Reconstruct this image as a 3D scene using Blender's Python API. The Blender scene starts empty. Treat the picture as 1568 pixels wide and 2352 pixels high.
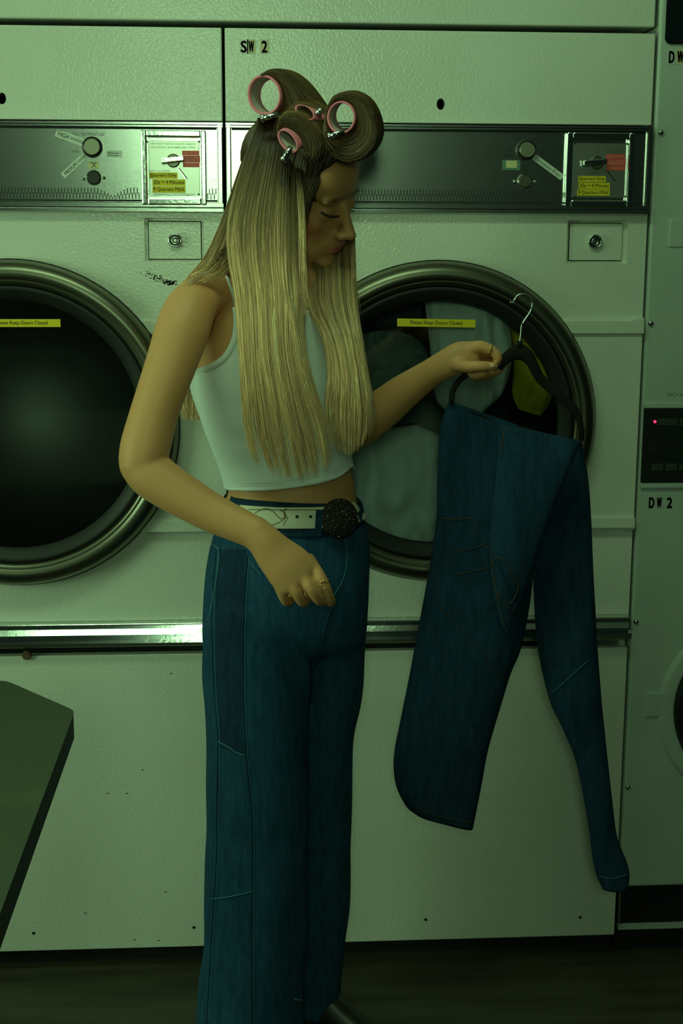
import bpy, bmesh, math, random
import numpy as np
from mathutils import Vector, Matrix, noise
from mathutils.bvhtree import BVHTree

random.seed(7); rng = np.random.default_rng(7)
scene = bpy.context.scene
COL = scene.collection
PI = math.pi

# ------------------------------------------------------------------ camera
FPX, CX, CY = 3267.0, 784.0, 1176.0            # focal length and centre in pixels of the 1568 x 2352 frame
CAM = np.array([0.0, -2.76, 1.54])             # eye height, 2.76 m from the machine fronts (plane Y = 0)
PITCH, YAW, ROLL = [math.radians(a) for a in (11.465, 3.764, -0.273)]
_f = np.array([math.sin(YAW)*math.cos(PITCH), math.cos(YAW)*math.cos(PITCH), -math.sin(PITCH)])
_r = np.array([math.cos(YAW), -math.sin(YAW), 0.0])
_d = np.cross(_f, _r)
RIGHT = math.cos(ROLL)*_r + math.sin(ROLL)*_d
DOWN = -math.sin(ROLL)*_r + math.cos(ROLL)*_d
FWD = _f
cd = bpy.data.cameras.new('camera'); cam = bpy.data.objects.new('camera', cd); COL.objects.link(cam)
cd.sensor_fit = 'VERTICAL'; cd.sensor_height = 36; cd.lens = FPX/2352*36; cd.clip_start = .05
M = Matrix.Identity(4)
for i in range(3):
    M[i][0] = RIGHT[i]; M[i][1] = -DOWN[i]; M[i][2] = -FWD[i]; M[i][3] = CAM[i]
cam.matrix_world = M
scene.camera = cam

# ------------------------------------------------------------------ world, lamps, exposure
scene.view_settings.view_transform = 'Standard'; scene.view_settings.look = 'None'
scene.view_settings.gamma = 1; scene.view_settings.use_curve_mapping = False
scene.view_settings.exposure = -0.08
w = bpy.data.worlds.new('world'); scene.world = w; w.use_nodes = True
w.node_tree.nodes['Background'].inputs[0].default_value = (.45, 1, .62, 1)
w.node_tree.nodes['Background'].inputs[1].default_value = .010

def area(name, loc, target, size, sy, power, col, spread=180):
    l = bpy.data.lights.new(name, 'AREA'); l.shape = 'RECTANGLE'; l.size = size; l.size_y = sy
    l.energy = power; l.color = col; l.spread = math.radians(spread)
    o = bpy.data.objects.new(name, l); COL.objects.link(o); o.location = loc
    o.rotation_euler = (Vector(target)-Vector(loc)).to_track_quat('-Z', 'Y').to_euler()
    return o
GREEN = (.56, 1.0, .50)
# shop window on the left, ceiling fluorescent above the aisle, lamp far behind the camera whose glare shows in the steel band
area('window_left_offscreen', (-3.15, -1.90, 1.50), (0, -1.90, 1.50), 1.6, 1.4, 50, GREEN)
area('ceiling_lamp_offscreen', (-.20, -1.20, 2.78), (-.20, -1.20, 0), 1.2, .30, 11, GREEN)
area('room_lamp_back_offscreen', (-.13, -4.00, 2.05), (-.13, 0, 2.05), .30, .60, 12, GREEN)

# ------------------------------------------------------------------ materials
MATS = {}
def mat(name, base, rough=.5, metal=0.0, spec=.5, **kw):
    m = bpy.data.materials.new(name); m.use_nodes = True
    b = m.node_tree.nodes['Principled BSDF']
    b.inputs['Base Color'].default_value = (*base, 1); b.inputs['Roughness'].default_value = rough
    b.inputs['Metallic'].default_value = metal; b.inputs['Specular IOR Level'].default_value = spec
    for k, v in kw.items():
        b.inputs[k.replace('_', ' ')].default_value = v
    MATS[name] = m
    return m
def nd(m, t, **kw):
    n = m.node_tree.nodes.new(t)
    for k, v in kw.items(): setattr(n, k, v)
    return n
def link(m, a, ao, b, bi): m.node_tree.links.new(a.outputs[ao], b.inputs[bi])
def bsdf(m): return m.node_tree.nodes['Principled BSDF']
def coords(m, scale=(1, 1, 1)):
    g = nd(m, 'ShaderNodeNewGeometry'); mp = nd(m, 'ShaderNodeMapping'); mp.inputs['Scale'].default_value = scale
    link(m, g, 'Position', mp, 'Vector'); return mp
def add_noise_colour(m, c1, c2, scale, stretch=(1, 1, 1), detail=4, lo=.35, hi=.65):
    mp = coords(m, stretch); n = nd(m, 'ShaderNodeTexNoise'); n.inputs['Scale'].default_value = scale; n.inputs['Detail'].default_value = detail
    link(m, mp, 'Vector', n, 'Vector')
    r = nd(m, 'ShaderNodeValToRGB'); r.color_ramp.elements[0].position = lo; r.color_ramp.elements[1].position = hi
    r.color_ramp.elements[0].color = (*c1, 1); r.color_ramp.elements[1].color = (*c2, 1)
    link(m, n, 'Fac', r, 'Fac'); link(m, r, 'Color', bsdf(m), 'Base Color'); return n
def add_bump(m, scale, strength, dist, stretch=(1, 1, 1), detail=2):
    mp = coords(m, stretch); n = nd(m, 'ShaderNodeTexNoise'); n.inputs['Scale'].default_value = scale; n.inputs['Detail'].default_value = detail
    link(m, mp, 'Vector', n, 'Vector')
    b = nd(m, 'ShaderNodeBump'); b.inputs['Strength'].default_value = strength; b.inputs['Distance'].default_value = dist
    link(m, n, 'Fac', b, 'Height'); link(m, b, 'Normal', bsdf(m), 'Normal'); return b

paint = mat('paint', (.74, .74, .68), .20, spec=.5)
add_noise_colour(paint, (.70, .70, .63), (.77, .77, .71), 3.0, detail=6)
add_bump(paint, 190, .55, .0012)
paint2 = mat('paint_grey', (.50, .55, .50), .38)
add_noise_colour(paint2, (.47, .53, .48), (.54, .59, .54), 4.0, detail=6)
add_bump(paint2, 260, .2, .0008)
steel = mat('brushed_steel', (.52, .53, .52), .20, 1.0)
add_bump(steel, 60, .10, .0006, (1, 1, 26))
chrome = mat('chrome', (.68, .70, .70), .12, 1.0)
add_bump(chrome, 140, .12, .0006)
cap_m = mat('knob_cap_metal', (.34, .33, .25), .40, 1.0)
dsteel = mat('dark_steel', (.21, .20, .155), .34, 1.0)
gold = mat('gold', (.75, .52, .18), .2, 1.0)
silver = mat('silver', (.7, .7, .68), .2, 1.0)
plate_m = mat('coin_plate', (.60, .60, .55), .30, 1.0)
black = mat('black_plastic', (.012, .013, .013), .35)
rubber = mat('rubber', (.010, .011, .011), .55)
ink = mat('ink', (.012, .012, .012), .6)
greyink = mat('grey_ink', (.16, .18, .15), .6)
yellow = mat('yellow_label', (.82, .62, .015), .45)
redl = mat('red_label', (.75, .10, .09), .45)
redtext = mat('red_label_text', (.80, .30, .26), .5)
whitel = mat('white_label', (.70, .72, .68), .5)
creaml = mat('cream_label', (.72, .62, .32), .5)
tanl = mat('letter_backing', (.66, .58, .40), .5)
greenl = mat('green_label', (.12, .24, .19), .4)
drum_m = mat('drum_metal', (.22, .22, .21), .5, .9)
led = mat('led', (1, .02, .08), .5, Emission_Color=(1, .03, .12, 1), Emission_Strength=2.2)
lcd = mat('lcd', (.006, .022, .012), .25)
key_m = mat('keypad', (.028, .045, .032), .5)
redkey = mat('key_mark', (.16, .03, .02), .5)
win_m = mat('dark_window', (.008, .012, .016), .12)
floor_m = mat('floor_vinyl', (.05, .045, .028), .55)
add_noise_colour(floor_m, (.028, .026, .016), (.075, .068, .040), 7, (.35, 3.2, 1), 6, .3, .7)
wall_m = mat('wall_plaster', (.5, .5, .46), .8)
ceil_m = mat('ceiling_tile', (.6, .6, .56), .9)
tab_m = mat('table_laminate', (.12, .15, .10), .42)
add_noise_colour(tab_m, (.050, .066, .036), (.115, .115, .058), 5, (1, .6, 1), 8, .52, .72)
tabedge_m = mat('table_edge', (.016, .018, .018), .5)

glass = bpy.data.materials.new('tinted_glass'); glass.use_nodes = True
nt = glass.node_tree; nt.nodes.remove(nt.nodes['Principled BSDF'])
tr = nd(glass, 'ShaderNodeBsdfTransparent'); tr.inputs[0].default_value = (.94, .97, .97, 1)
gl = nd(glass, 'ShaderNodeBsdfGlossy'); gl.inputs['Roughness'].default_value = .06
fr = nd(glass, 'ShaderNodeFresnel'); fr.inputs[0].default_value = 1.45
mx = nd(glass, 'ShaderNodeMixShader'); link(glass, fr, 0, mx, 0); link(glass, tr, 0, mx, 1); link(glass, gl, 0, mx, 2)
link(glass, mx, 0, nt.nodes['Material Output'], 0)

def denim(name, c1, c2):
    m = mat(name, c1, .85, spec=.15)
    n_ = add_noise_colour(m, c1, c2, 40, (2.2, 2.2, .45), 12, .32, .68); n_.inputs['Roughness'].default_value = .72
    add_bump(m, 900, .25, .0006)
    return m
denim_m = denim('denim', (.008, .038, .084), (.022, .088, .175))
denim_d = denim('denim_dark', (.006, .020, .050), (.014, .044, .095))
denim_s = denim('denim_hanging', (.005, .022, .050), (.014, .052, .105))
thread = mat('seam_thread', (.03, .15, .20), .8)
thread_o = mat('seam_thread_ochre', (.055, .04, .017), .8)
def colattr(m):
    a = nd(m, 'ShaderNodeVertexColor'); a.layer_name = 'Col'; link(m, a, 'Color', bsdf(m), 'Base Color')
skin_m = mat('skin', (.70, .38, .20), .48, spec=.35)
colattr(skin_m)
bsdf(skin_m).inputs['Subsurface Weight'].default_value = .12
bsdf(skin_m).inputs['Subsurface Radius'].default_value = (.012, .005, .003)
add_bump(skin_m, 500, .08, .0005)
hair_m = mat('hair', (.4, .28, .12), .36, spec=.4)
colattr(hair_m)
brow_m = mat('brow_hair', (.05, .03, .015), .7)
cotton = mat('white_cotton', (.80, .84, .86), .85, spec=.2)
_mp = coords(cotton, (1, 1, 1)); _wv = nd(cotton, 'ShaderNodeTexWave'); _wv.wave_type = 'BANDS'; _wv.bands_direction = 'X'
_wv.inputs['Scale'].default_value = 90; _wv.inputs['Distortion'].default_value = .6
link(cotton, _mp, 'Vector', _wv, 'Vector'); _b = nd(cotton, 'ShaderNodeBump'); _b.inputs['Strength'].default_value = .35; _b.inputs['Distance'].default_value = .0012
link(cotton, _wv, 'Fac', _b, 'Height'); link(cotton, _b, 'Normal', bsdf(cotton), 'Normal')
cotton2 = mat('white_cotton_plain', (.80, .84, .86), .85, spec=.2)
belt_m = mat('white_leather', (.78, .74, .60), .5)
add_bump(belt_m, 300, .2, .0006)
buckle_m = mat('glitter_buckle', (.030, .024, .019), .42, .6)
add_bump(buckle_m, 420, 1.0, .003, detail=0)
pink = mat('roller_pink', (.85, .22, .30), .6)
mesh_in = mat('roller_inside', (.52, .46, .40), .85)
add_bump(mesh_in, 900, .6, .001)
velvet = mat('black_velvet', (.016, .017, .016), .95, spec=.1)
shoe_m = mat('black_leather', (.012, .011, .010), .4)
towel_m = mat('white_towel', (.76, .82, .82), .95, spec=.1); add_bump(towel_m, 240, .4, .002)
greyc_m = mat('grey_cloth', (.16, .21, .21), .95, spec=.1)
dkc_m = mat('dark_cloth', (.05, .06, .06), .95, spec=.1)
yelc_m = mat('yellow_cloth', (.80, .66, .02), .9, spec=.1)
rust_m = mat('rust', (.14, .07, .035), .8)

# ------------------------------------------------------------------ helpers
def P(x, y, Y=0.0):
    """point of the plane Y seen at photo pixel (x, y)"""
    d = FWD*FPX + RIGHT*(x-CX) + DOWN*(y-CY)
    return CAM + d*((Y-CAM[1])/d[1])
def W(x, y, Y=0.0):
    p = P(x, y, Y); return p[0], p[2]
def mpp(p): return float(np.dot(np.asarray(p)-CAM, FWD))/FPX     # metres per pixel at a point
def ray(x, y):
    d = FWD*FPX + RIGHT*(x-CX) + DOWN*(y-CY); return Vector(d/np.linalg.norm(d))
def project(p):
    q = np.asarray(p)-CAM; z = q@FWD
    return np.stack([CX+FPX*(q@RIGHT)/z, CY+FPX*(q@DOWN)/z], -1)
def cat_rom(ctrl, n):
    c = np.array(ctrl, float); c = np.vstack([2*c[0]-c[1], c, 2*c[-1]-c[-2]]); k = len(c)-3
    out = []
    for s in np.linspace(0, k, n):
        i = min(int(s), k-1); t = s-i; a, b, d, e = c[i:i+4]
        out.append(.5*(2*b+(d-a)*t+(2*a-5*b+4*d-e)*t*t+(3*b-a-3*d+e)*t**3))
    return np.array(out)

class MB:
    def __init__(s): s.v = []; s.f = []; s.c = []
    def add(s, vs, fs, col=None):
        o = len(s.v); s.v += [tuple(map(float, p)) for p in vs]; s.f += [tuple(i+o for i in f) for f in fs]
        if col is not None:
            s.c += list(col) if len(col) == len(vs) else [tuple(col)]*len(vs)
        return s
    def box(s, x0, x1, y0, y1, z0, z1):
        x0, x1 = min(x0, x1), max(x0, x1); y0, y1 = min(y0, y1), max(y0, y1); z0, z1 = min(z0, z1), max(z0, z1)
        v = [(x, y, z) for x in (x0, x1) for y in (y0, y1) for z in (z0, z1)]
        return s.add(v, [(0, 1, 3, 2), (4, 6, 7, 5), (0, 4, 5, 1), (2, 3, 7, 6), (0, 2, 6, 4), (1, 5, 7, 3)])
    def prism(s, poly, y0, y1):               # polygon in XZ, extruded along Y
        n = len(poly); v = [(p[0], y0, p[1]) for p in poly]+[(p[0], y1, p[1]) for p in poly]
        return s.add(v, [tuple(range(n)), tuple(range(2*n-1, n-1, -1))]+[(i, i+n, (i+1) % n+n, (i+1) % n) for i in range(n)])
    def loft(s, rings, cap=True, closed=True, col=None):
        n = len(rings[0]); v = [p for r in rings for p in r]; f = []
        for k in range(len(rings)-1):
            for i in range(n if closed else n-1):
                j = (i+1) % n; f.append((k*n+i, k*n+j, (k+1)*n+j, (k+1)*n+i))
        if cap: f += [tuple(range(n-1, -1, -1)), tuple(range((len(rings)-1)*n, len(rings)*n))]
        return s.add(v, f, col)
    def tube3(s, pts, rad, n=8, cap=True, col=None):
        pts = np.array(pts, float); m = len(pts); rad = np.broadcast_to(np.asarray(rad, float), (m,))
        T = np.gradient(pts, axis=0); T /= np.linalg.norm(T, axis=1)[:, None]+1e-12
        ref = np.array([0, 1., 0]) if abs(T[0][1]) < .8 else np.array([1., 0, 0])
        rings = []
        for k in range(m):
            a = np.cross(T[k], ref); a /= np.linalg.norm(a)+1e-9; b = np.cross(T[k], a); ref = np.cross(a, T[k])
            an = np.arange(n)*2*PI/n
            rings.append(pts[k]+rad[k]*(np.cos(an)[:, None]*a+np.sin(an)[:, None]*b))
        return s.loft(rings, cap, True, col)
    def lathe(s, prof, c, axis='Y', n=64, closed=False):      # prof: (r, y) pairs around the Y axis at c=(x, z)
        rings = [[(c[0]+r*math.cos(t), y, c[1]+r*math.sin(t)) for t in np.arange(n)*2*PI/n] for r, y in prof]
        if closed: rings.append(rings[0])
        return s.loft(rings, False)
    def disc(s, c, r, y, n=32):
        return s.add([(c[0]+r*math.cos(t), y, c[1]+r*math.sin(t)) for t in np.arange(n)*2*PI/n], [tuple(range(n))])
    def knob(s, c, r, y0, y1, n=28, bev=.15):
        b = r*bev
        s.lathe([(r, y0), (r, y1+b), (r-b, y1)], c, n=n); return s.disc(c, r-b, y1, n)
    def ellipsoid(s, M4, n=28, m=16):
        rings = []
        for k in range(m+1):
            ph = PI*(k+.02)/(m+.04)
            rings.append([M4@np.array([math.sin(ph)*math.cos(t), math.sin(ph)*math.sin(t), math.cos(ph), 1]) for t in np.arange(n)*2*PI/n])
        rings = [[q[:3] for q in r] for r in rings]
        return s.loft(rings, True)
    def mesh(s, name):
        me = bpy.data.meshes.new(name); me.from_pydata(s.v, [], s.f)
        bm = bmesh.new(); bm.from_mesh(me); bmesh.ops.recalc_face_normals(bm, faces=bm.faces); bm.to_mesh(me); bm.free()
        if s.c and len(s.c) == len(s.v):
            a = me.color_attributes.new('Col', 'FLOAT_COLOR', 'POINT')
            a.data.foreach_set('color', np.array([(*c, 1) for c in s.c], np.float32).ravel())
        return me
    def build(s, name, m, parent=None, smooth=False, bevel=0, segs=2):
        return link_mesh(name, s.mesh(name), m, parent, smooth, bevel, segs)

def link_mesh(name, me, m, parent=None, smooth=False, bevel=0, segs=2):
    o = bpy.data.objects.new(name, me); COL.objects.link(o); me.materials.append(m)
    if smooth:
        me.polygons.foreach_set('use_smooth', [True]*len(me.polygons))
    if bevel:
        b = o.modifiers.new('bevel', 'BEVEL'); b.width = bevel; b.segments = segs; b.limit_method = 'ANGLE'; b.angle_limit = math.radians(40)
        b.harden_normals = False
    if parent is not None:
        o.parent = parent
        if parent.type == 'EMPTY': o.matrix_parent_inverse = Matrix.Translation(-Vector(parent.location))
    return o
def tag(o, label, cat, group=None):
    o['label'] = label; o['category'] = cat
    if group: o['group'] = group
    return o
def thing(name, label, cat, loc, group=None):
    o = bpy.data.objects.new(name, None); COL.objects.link(o); o.location = loc; o.empty_display_size = .1
    return tag(o, label, cat, group)
def structure(o): o['kind'] = 'structure'; return o
def stuff(o): o['kind'] = 'stuff'; return o

FONTC = {}
def text_mesh(txt):
    if txt in FONTC: return FONTC[txt]
    cu = bpy.data.curves.new('text', 'FONT'); cu.body = txt; cu.resolution_u = 3
    o = bpy.data.objects.new('text', cu); COL.objects.link(o)
    dg = bpy.context.evaluated_depsgraph_get(); dg.update()
    me = bpy.data.meshes.new_from_object(o.evaluated_get(dg))
    v = np.array([q.co[:] for q in me.vertices]); f = [tuple(p.vertices) for p in me.polygons]
    bpy.data.objects.remove(o); bpy.data.curves.remove(cu); bpy.data.meshes.remove(me)
    v = v[:, :2]-v[:, :2].min(0); v = v/np.array([v[:, 0].max(), v[:, 1].max()])
    FONTC[txt] = (v, f); return v, f
def text_obj(name, txt, x0, ztop, x1, zbot, y, m, parent, ang=0.0, thick=1, bold=0):
    """lettering filling the rectangle in the plane y, turned by ang about its centre"""
    v, f = text_mesh(txt); b = MB(); c = ((x0+x1)/2, (ztop+zbot)/2)
    for off in ([(0, 0)] if not bold else [(-bold, 0), (bold, 0), (0, bold), (0, -bold)]):
        X = (x0-c[0])+v[:, 0]*(x1-x0)+off[0]; Z = (zbot-c[1])+v[:, 1]*(ztop-zbot)+off[1]
        ca, sa = math.cos(ang), math.sin(ang)
        b.add([(c[0]+ca*p-sa*q, y, c[1]+sa*p+ca*q) for p, q in zip(X, Z)], f)
    me = bpy.data.meshes.new(name); me.from_pydata(b.v, [], b.f)
    return link_mesh(name, me, m, parent)
def text_px(name, txt, x0, y0, x1, y1, Y, m, parent, bold=0):
    a = W(x0, y0, Y); c = W(x1, y1, Y); return text_obj(name, txt, a[0], a[1], c[0], c[1], Y, m, parent, bold=bold)
def label_px(name, x0, y0, x1, y1, Y, m, parent, th=.0008):
    a = W(x0, y0, Y); c = W(x1, y1, Y); return MB().box(a[0], c[0], Y, Y+th, a[1], c[1]).build(name, m, parent)
def strip_px(name, xa, ya, xb, yb, wpx, Y, m, parent, txt=None, th=.0008, tm=None, margin=.08):
    """tilted label strip from pixel a to pixel b with lettering along it"""
    a = np.array(W(xa, ya, Y)); b = np.array(W(xb, yb, Y)); d = b-a; L = np.linalg.norm(d); d /= L; nrm = np.array([-d[1], d[0]])
    h = wpx*mpp((a[0], Y, a[1]))/2
    o = MB().prism([a+nrm*h, b+nrm*h, b-nrm*h, a-nrm*h], Y, Y+th).build(name, m, parent)
    if txt:
        c = (a+b)/2; l = L*(1-2*margin)
        text_obj('lettering', txt, c[0]-l/2, c[1]+h*.55, c[0]+l/2, c[1]-h*.55, Y-.0004, tm or ink, o, math.atan2(d[1], d[0]))
    return o

# ------------------------------------------------------------------ the room
structure(MB().box(-3.2, 3.2, -4.2, .9, -.06, 0).build('floor', floor_m))
structure(MB().box(-3.2, 3.2, .80, .9, 0, 2.8).build('wall_back', wall_m))
structure(MB().box(-3.2, 3.2, -4.2, .9, 2.8, 2.86).build('ceiling', ceil_m))
XL, XM, XR = W(0, 300)[0]-.30, W(512, 64)[0], W(1509.5, 70)[0]
WID = XR-XM
zt = W(760, 67)[1]
# header panel that closes the wall above the machines
structure(MB().box(XM-WID, XR-.004, .004, .80, zt+.012, 2.8).build('trim_1', paint, None, bevel=.003))

# row heights shared by the two dryers
z_up_b = W(750, 281)[1]      # bottom of the upper panel
z_c0 = W(750, 284)[1]; z_c1 = W(750, 297)[1]; z_c2 = W(750, 467)[1]; z_c3 = W(750, 490)[1]
z_lip0 = W(900, 736)[1]; z_lip1 = W(900, 765)[1]; z_lip2 = W(900, 1191)[1]; z_lip3 = W(900, 1214)[1]
z_r0 = W(700, 1421)[1]; z_r1 = W(700, 1452)[1]; z_r2 = W(700, 1473)[1]; z_r3 = W(700, 1497)[1]
z_bot = W(700, 2166)[1]
DZ = W(1018, 971)[1]; RD = .3175

def plate_with_hole(b, x0, x1, z0, z1, c, r, y0, y1, n=96):
    ang = np.arange(n)*2*PI/n + 1e-4; rx, rz = r if isinstance(r, tuple) else (r, r)
    inn = [(c[0]+rx*math.cos(t), c[1]+rz*math.sin(t)) for t in ang]; out = []
    for t in ang:
        dx, dz = math.cos(t), math.sin(t)
        k = min(((x1-c[0])/dx if dx > 0 else (x0-c[0])/dx) if abs(dx) > 1e-9 else 9, ((z1-c[1])/dz if dz > 0 else (z0-c[1])/dz) if abs(dz) > 1e-9 else 9)
        out.append([c[0]+dx*k, c[1]+dz*k])
    for cx_, cz_ in ((x0, z0), (x0, z1), (x1, z0), (x1, z1)):
        j = min(range(n), key=lambda i: (out[i][0]-cx_)**2+(out[i][1]-cz_)**2); out[j] = [cx_, cz_]
    rings = [[(p[0], y0, p[1]) for p in inn], [(p[0], y0, p[1]) for p in out], [(p[0], y1, p[1]) for p in out], [(p[0], y1, p[1]) for p in inn]]
    rings.append(rings[0]); b.loft(rings, False)

def screw(name, c, r, y, m, parent):
    b = MB(); b.lathe([(r, y), (r, y-.0015), (r*.7, y-.004), (r*.25, y-.0048)], c, n=16); b.disc(c, r*.25, y-.0048, 16)
    o = b.build(name, m, parent, True)
    return o

def dryer(x0, x1, label, left):
    g = .0028
    root = thing('tumble_dryer', label, 'dryer', ((x0+x1)/2, .3, 0))
    a, e = x0+g, x1-g; cx_ = (x0+x1)/2; c = (cx_, DZ)
    b = MB()                                                        # sheet-metal cabinet, open to the front
    b.box(a, a+.012, .022, .76, z_bot, zt-.004); b.box(e-.012, e, .022, .76, z_bot, zt-.004)
    b.box(a+.012, e-.012, .022, .76, zt-.02, zt-.005); b.box(a+.012, e-.012, .74, .76, z_bot, zt-.02)
    b.build('cabinet', paint2, root)
    hx, hz = (W(1012, 239) if not left else W(4, 226))
    b = MB(); plate_with_hole(b, a, e, z_up_b, zt, (hx, hz), (.0078, .0105), 0, .02)
    o = b.build('upper_panel', paint, root, bevel=.002, segs=2)
    if not left:
        for ch, xa, xb in (('S', 553, 566), ('W', 571, 582.5), ('2', 601, 613)):
            bk = label_px('letter_backing', xa-4, 90, xb+4, 123, -.0008, tanl if ch != 'S' else whitel, o)
            text_px('lettering', ch, xa, 94, xb, 120, -.0014, ink, bk, bold=.0007)
    # control band ---------------------------------------------------------
    cb = MB(); cb.box(a, e, -.004, .02, z_c2, z_c1)
    cb = cb.build('control_panel', steel, root)
    for nm, z0, z1, yy in (('trim_strip', z_c1, z_c0, -.016), ('trim_strip', z_c3, z_c2, -.018)):
        zz = [z0+(z1-z0)*k for k in (0, .1, .38, .48, .56, .92, 1)]
        yo = [-.002, yy, yy, yy*.7, yy*.85, yy*.85, -.002]
        MB().loft([[(a, y, z), (e, y, z)] for y, z in zip(yo, zz)], False, False).add(
            [(a, .0, z_c1)], []).build(nm, steel, root, False)
    for xx in (a, e-.010):
        MB().box(xx, xx+.010, -.012, .0, z_c3+.004, z_c0-.002).build('end_cap', steel, root, bevel=.002)
    for z in (z_c1-.001, z_c2+.0035):  # thin black strips along the joints between panel face and trim
        MB().box(a+.011, e-.011, -.0046, -.0038, z-.0022, z+.0012).build('black_strip', rubber, cb)
    tk = MB(); sp = 7.1*.000845; k = 0; x = a+.012
    xs_gap = W(260, 460)[0] if left else W(1266, 460)[0]
    xc0, xc1 = (W(319, 400)[0], W(476, 400)[0]) if left else (W(1306, 400)[0], W(1456, 400)[0])
    while x < e-.012:
        if not (xc0 < x < xc1):
            dd = abs(x-xs_gap); h = .011*min(1, .25+dd/.035)
            zb = z_c2+.006+(0 if k % 2 else .009*min(1, .3+dd/.04))
            tk.box(x-.0008, x+.0008, -.0044, -.0036, zb, zb+h)
        x += sp/2*1.02; k += 1
    stuff(tk.build('tick_marks', ink, cb))
    Yp = -.0045
    def at(p): return W(p[0], p[1], Yp)
    if left: kn, bt, kr, br = (213, 338), (216, 408), 20, 15
    else: kn, bt, kr, br = (1207, 345), (1204, 416), 19, 15
    s_ = .000845
    kc = at(kn); k1 = MB().knob(kc, kr*s_*1.08, Yp, -.020, 40).build('dial_knob', black, cb, True)
    MB().knob(kc, kr*s_*.92, -.0195, -.0225, 40, .1).build('knob_cap', cap_m, k1)
    rid = MB()
    for t in np.arange(40)*2*PI/40:
        rid.tube3([(kc[0]+kr*s_*1.08*math.cos(t), -.006, kc[1]+kr*s_*1.08*math.sin(t)), (kc[0]+kr*s_*1.08*math.cos(t), -.019, kc[1]+kr*s_*1.08*math.sin(t))], .0007, 4)
    rid.build('knurled_rim', black, k1)
    bc = at(bt); k2 = MB().knob(bc, br*s_, Yp, -.013, 32).build('start_button', black if left else dsteel, cb, True)
    MB().lathe([(br*s_*1.12, Yp), (br*s_*1.12, -.007), (br*s_*.98, -.008)], bc, n=32).build('button_ring', chrome, k2, True)
    for sx in ((192, 410), (239, 408)) if left else ((1182, 417), (1228, 418)):
        screw('screw', at(sx), 4.2*s_, Yp, chrome, cb)
    if left:
        strip_px('instruction_strip', 128, 304, 197, 330, 18, Yp-.001, whitel, cb, 'HIGH >>>>>')
        strip_px('instruction_strip', 144, 404, 203, 350, 14, Yp-.001, whitel, cb, 'MEDIUM >>>>>')
        o2 = label_px('small_label', 245, 346, 281, 361, Yp-.001, whitel, cb)
        for yy in (350.5, 356): text_px('lettering', '---------', 248, yy, 272, yy+2, Yp-.0016, greyink, o2)
        o2 = label_px('check_label', 203, 371, 227, 387, Yp-.001, creaml, cb)
        text_px('lettering', 'X', 208, 373, 222, 385, Yp-.0016, greyink, o2)
        text_px('printed_text', 'GAS TEMPERATURE', 166, 304, 240, 312, Yp-.0006, greyink, cb)
        text_px('printed_text', 'LOW', 172, 337, 180, 342, Yp-.0006, greyink, cb)
        text_px('printed_text', 'DRYING', 163, 345, 183, 351, Yp-.0006, greyink, cb)
    else:
        strip_px('instruction_strip', 1225, 359, 1291, 408, 14, Yp-.001, whitel, cb, 'Permanent Press', tm=greyink)
        o2 = label_px('square_label', 1154, 367, 1194, 391, Yp-.001, greenl, cb)
        label_px('label_centre', 1162, 369, 1187, 386, Yp-.0016, creaml, o2, .0005)
        text_px('printed_text', 'NORM', 1179, 316, 1195, 322, Yp-.0006, ink, cb)
        text_px('printed_text', 'LOW', 1224, 316, 1233, 321, Yp-.0006, ink, cb)
        text_px('printed_text', 'HI', 1242, 347, 1246, 351, Yp-.0006, ink, cb)
        text_px('printed_text', 'OFF', 1165, 345, 1173, 350, Yp-.0006, ink, cb)
        text_px('printed_text', 'GAS', 1157, 354, 1173, 360, Yp-.0006, ink, cb)
        text_px('printed_text', 'PUSH', 1199, 380, 1212, 385, Yp-.0006, ink, cb)
        text_px('printed_text', 'START', 1197, 388, 1213, 393, Yp-.0006, ink, cb)
    # coin box ---------------------------------------------------------------
    dx, dy = (0, 0) if left else (982, 5)
    fx0, fz0 = W(322+dx, 298+dy, -.02); fx1, fz1 = W(475+dx-(6 if not left else 0), 471+dy, -.02)
    ix0, ix1, iz0, iz1 = fx0+.011, fx1-.010, fz0-.012, fz1+.013
    box = MB()
    for q in ((fx0, ix0, fz1, fz0), (ix1, fx1, fz1, fz0), (ix0, ix1, iz0, fz0), (ix0, ix1, fz1, iz1)):
        box.box(q[0], q[1], -.020, -.004, q[2], q[3])
    box = box.build('coin_box', chrome, root, bevel=.0025)
    px0, pz0 = ix0+.003, iz0-.007; px1, pz1 = ix1-.003, iz1+.005
    pl = MB().box(px0, px1, -.010, -.006, pz1, pz0).build('coin_plate', plate_m, box, bevel=.0008)
    Yq = -.0106
    def tp(n_, t_, x0_, y0_, x1_, y1_, m_=greyink, par=pl): return text_px(n_, t_, x0_+dx, y0_+dy, x1_+dx, y1_+dy, Yq-.0004, m_, par)
    tp('printed_text', 'DRY ONLY WATER WASHED FABRICS', 346, 328, 448, 333); tp('printed_text', 'NO PLASTIC OR RUBBERIZED ITEMS', 346, 336, 448, 341)
    tp('printed_text', 'INSERT QUARTER', 340, 391, 390, 395); tp('printed_text', 'GREENWALD INDUSTRIES INC', 352, 444, 448, 449)
    ddx = 0 if left else -7
    for i_, (t_, q) in enumerate((('Turn Knob', (418, 346, 457, 356.5)), ('After EACH', (419, 357, 459, 373)), ('Quarter', (420, 373.5, 458, 384)))):
        q = (q[0]+dx+ddx*(1.2 if not left else 0), q[1]+dy+3*(not left), q[2]+dx+ddx*.6, q[3]+dy+3*(not left))
        l_ = label_px('red_sticker', *q, Yq-.0012, redl, pl)
        text_px('lettering', t_, q[0]+4, q[1]+2.5, q[2]-5, q[3]-2.5, Yq-.0017, redtext, l_)
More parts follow.
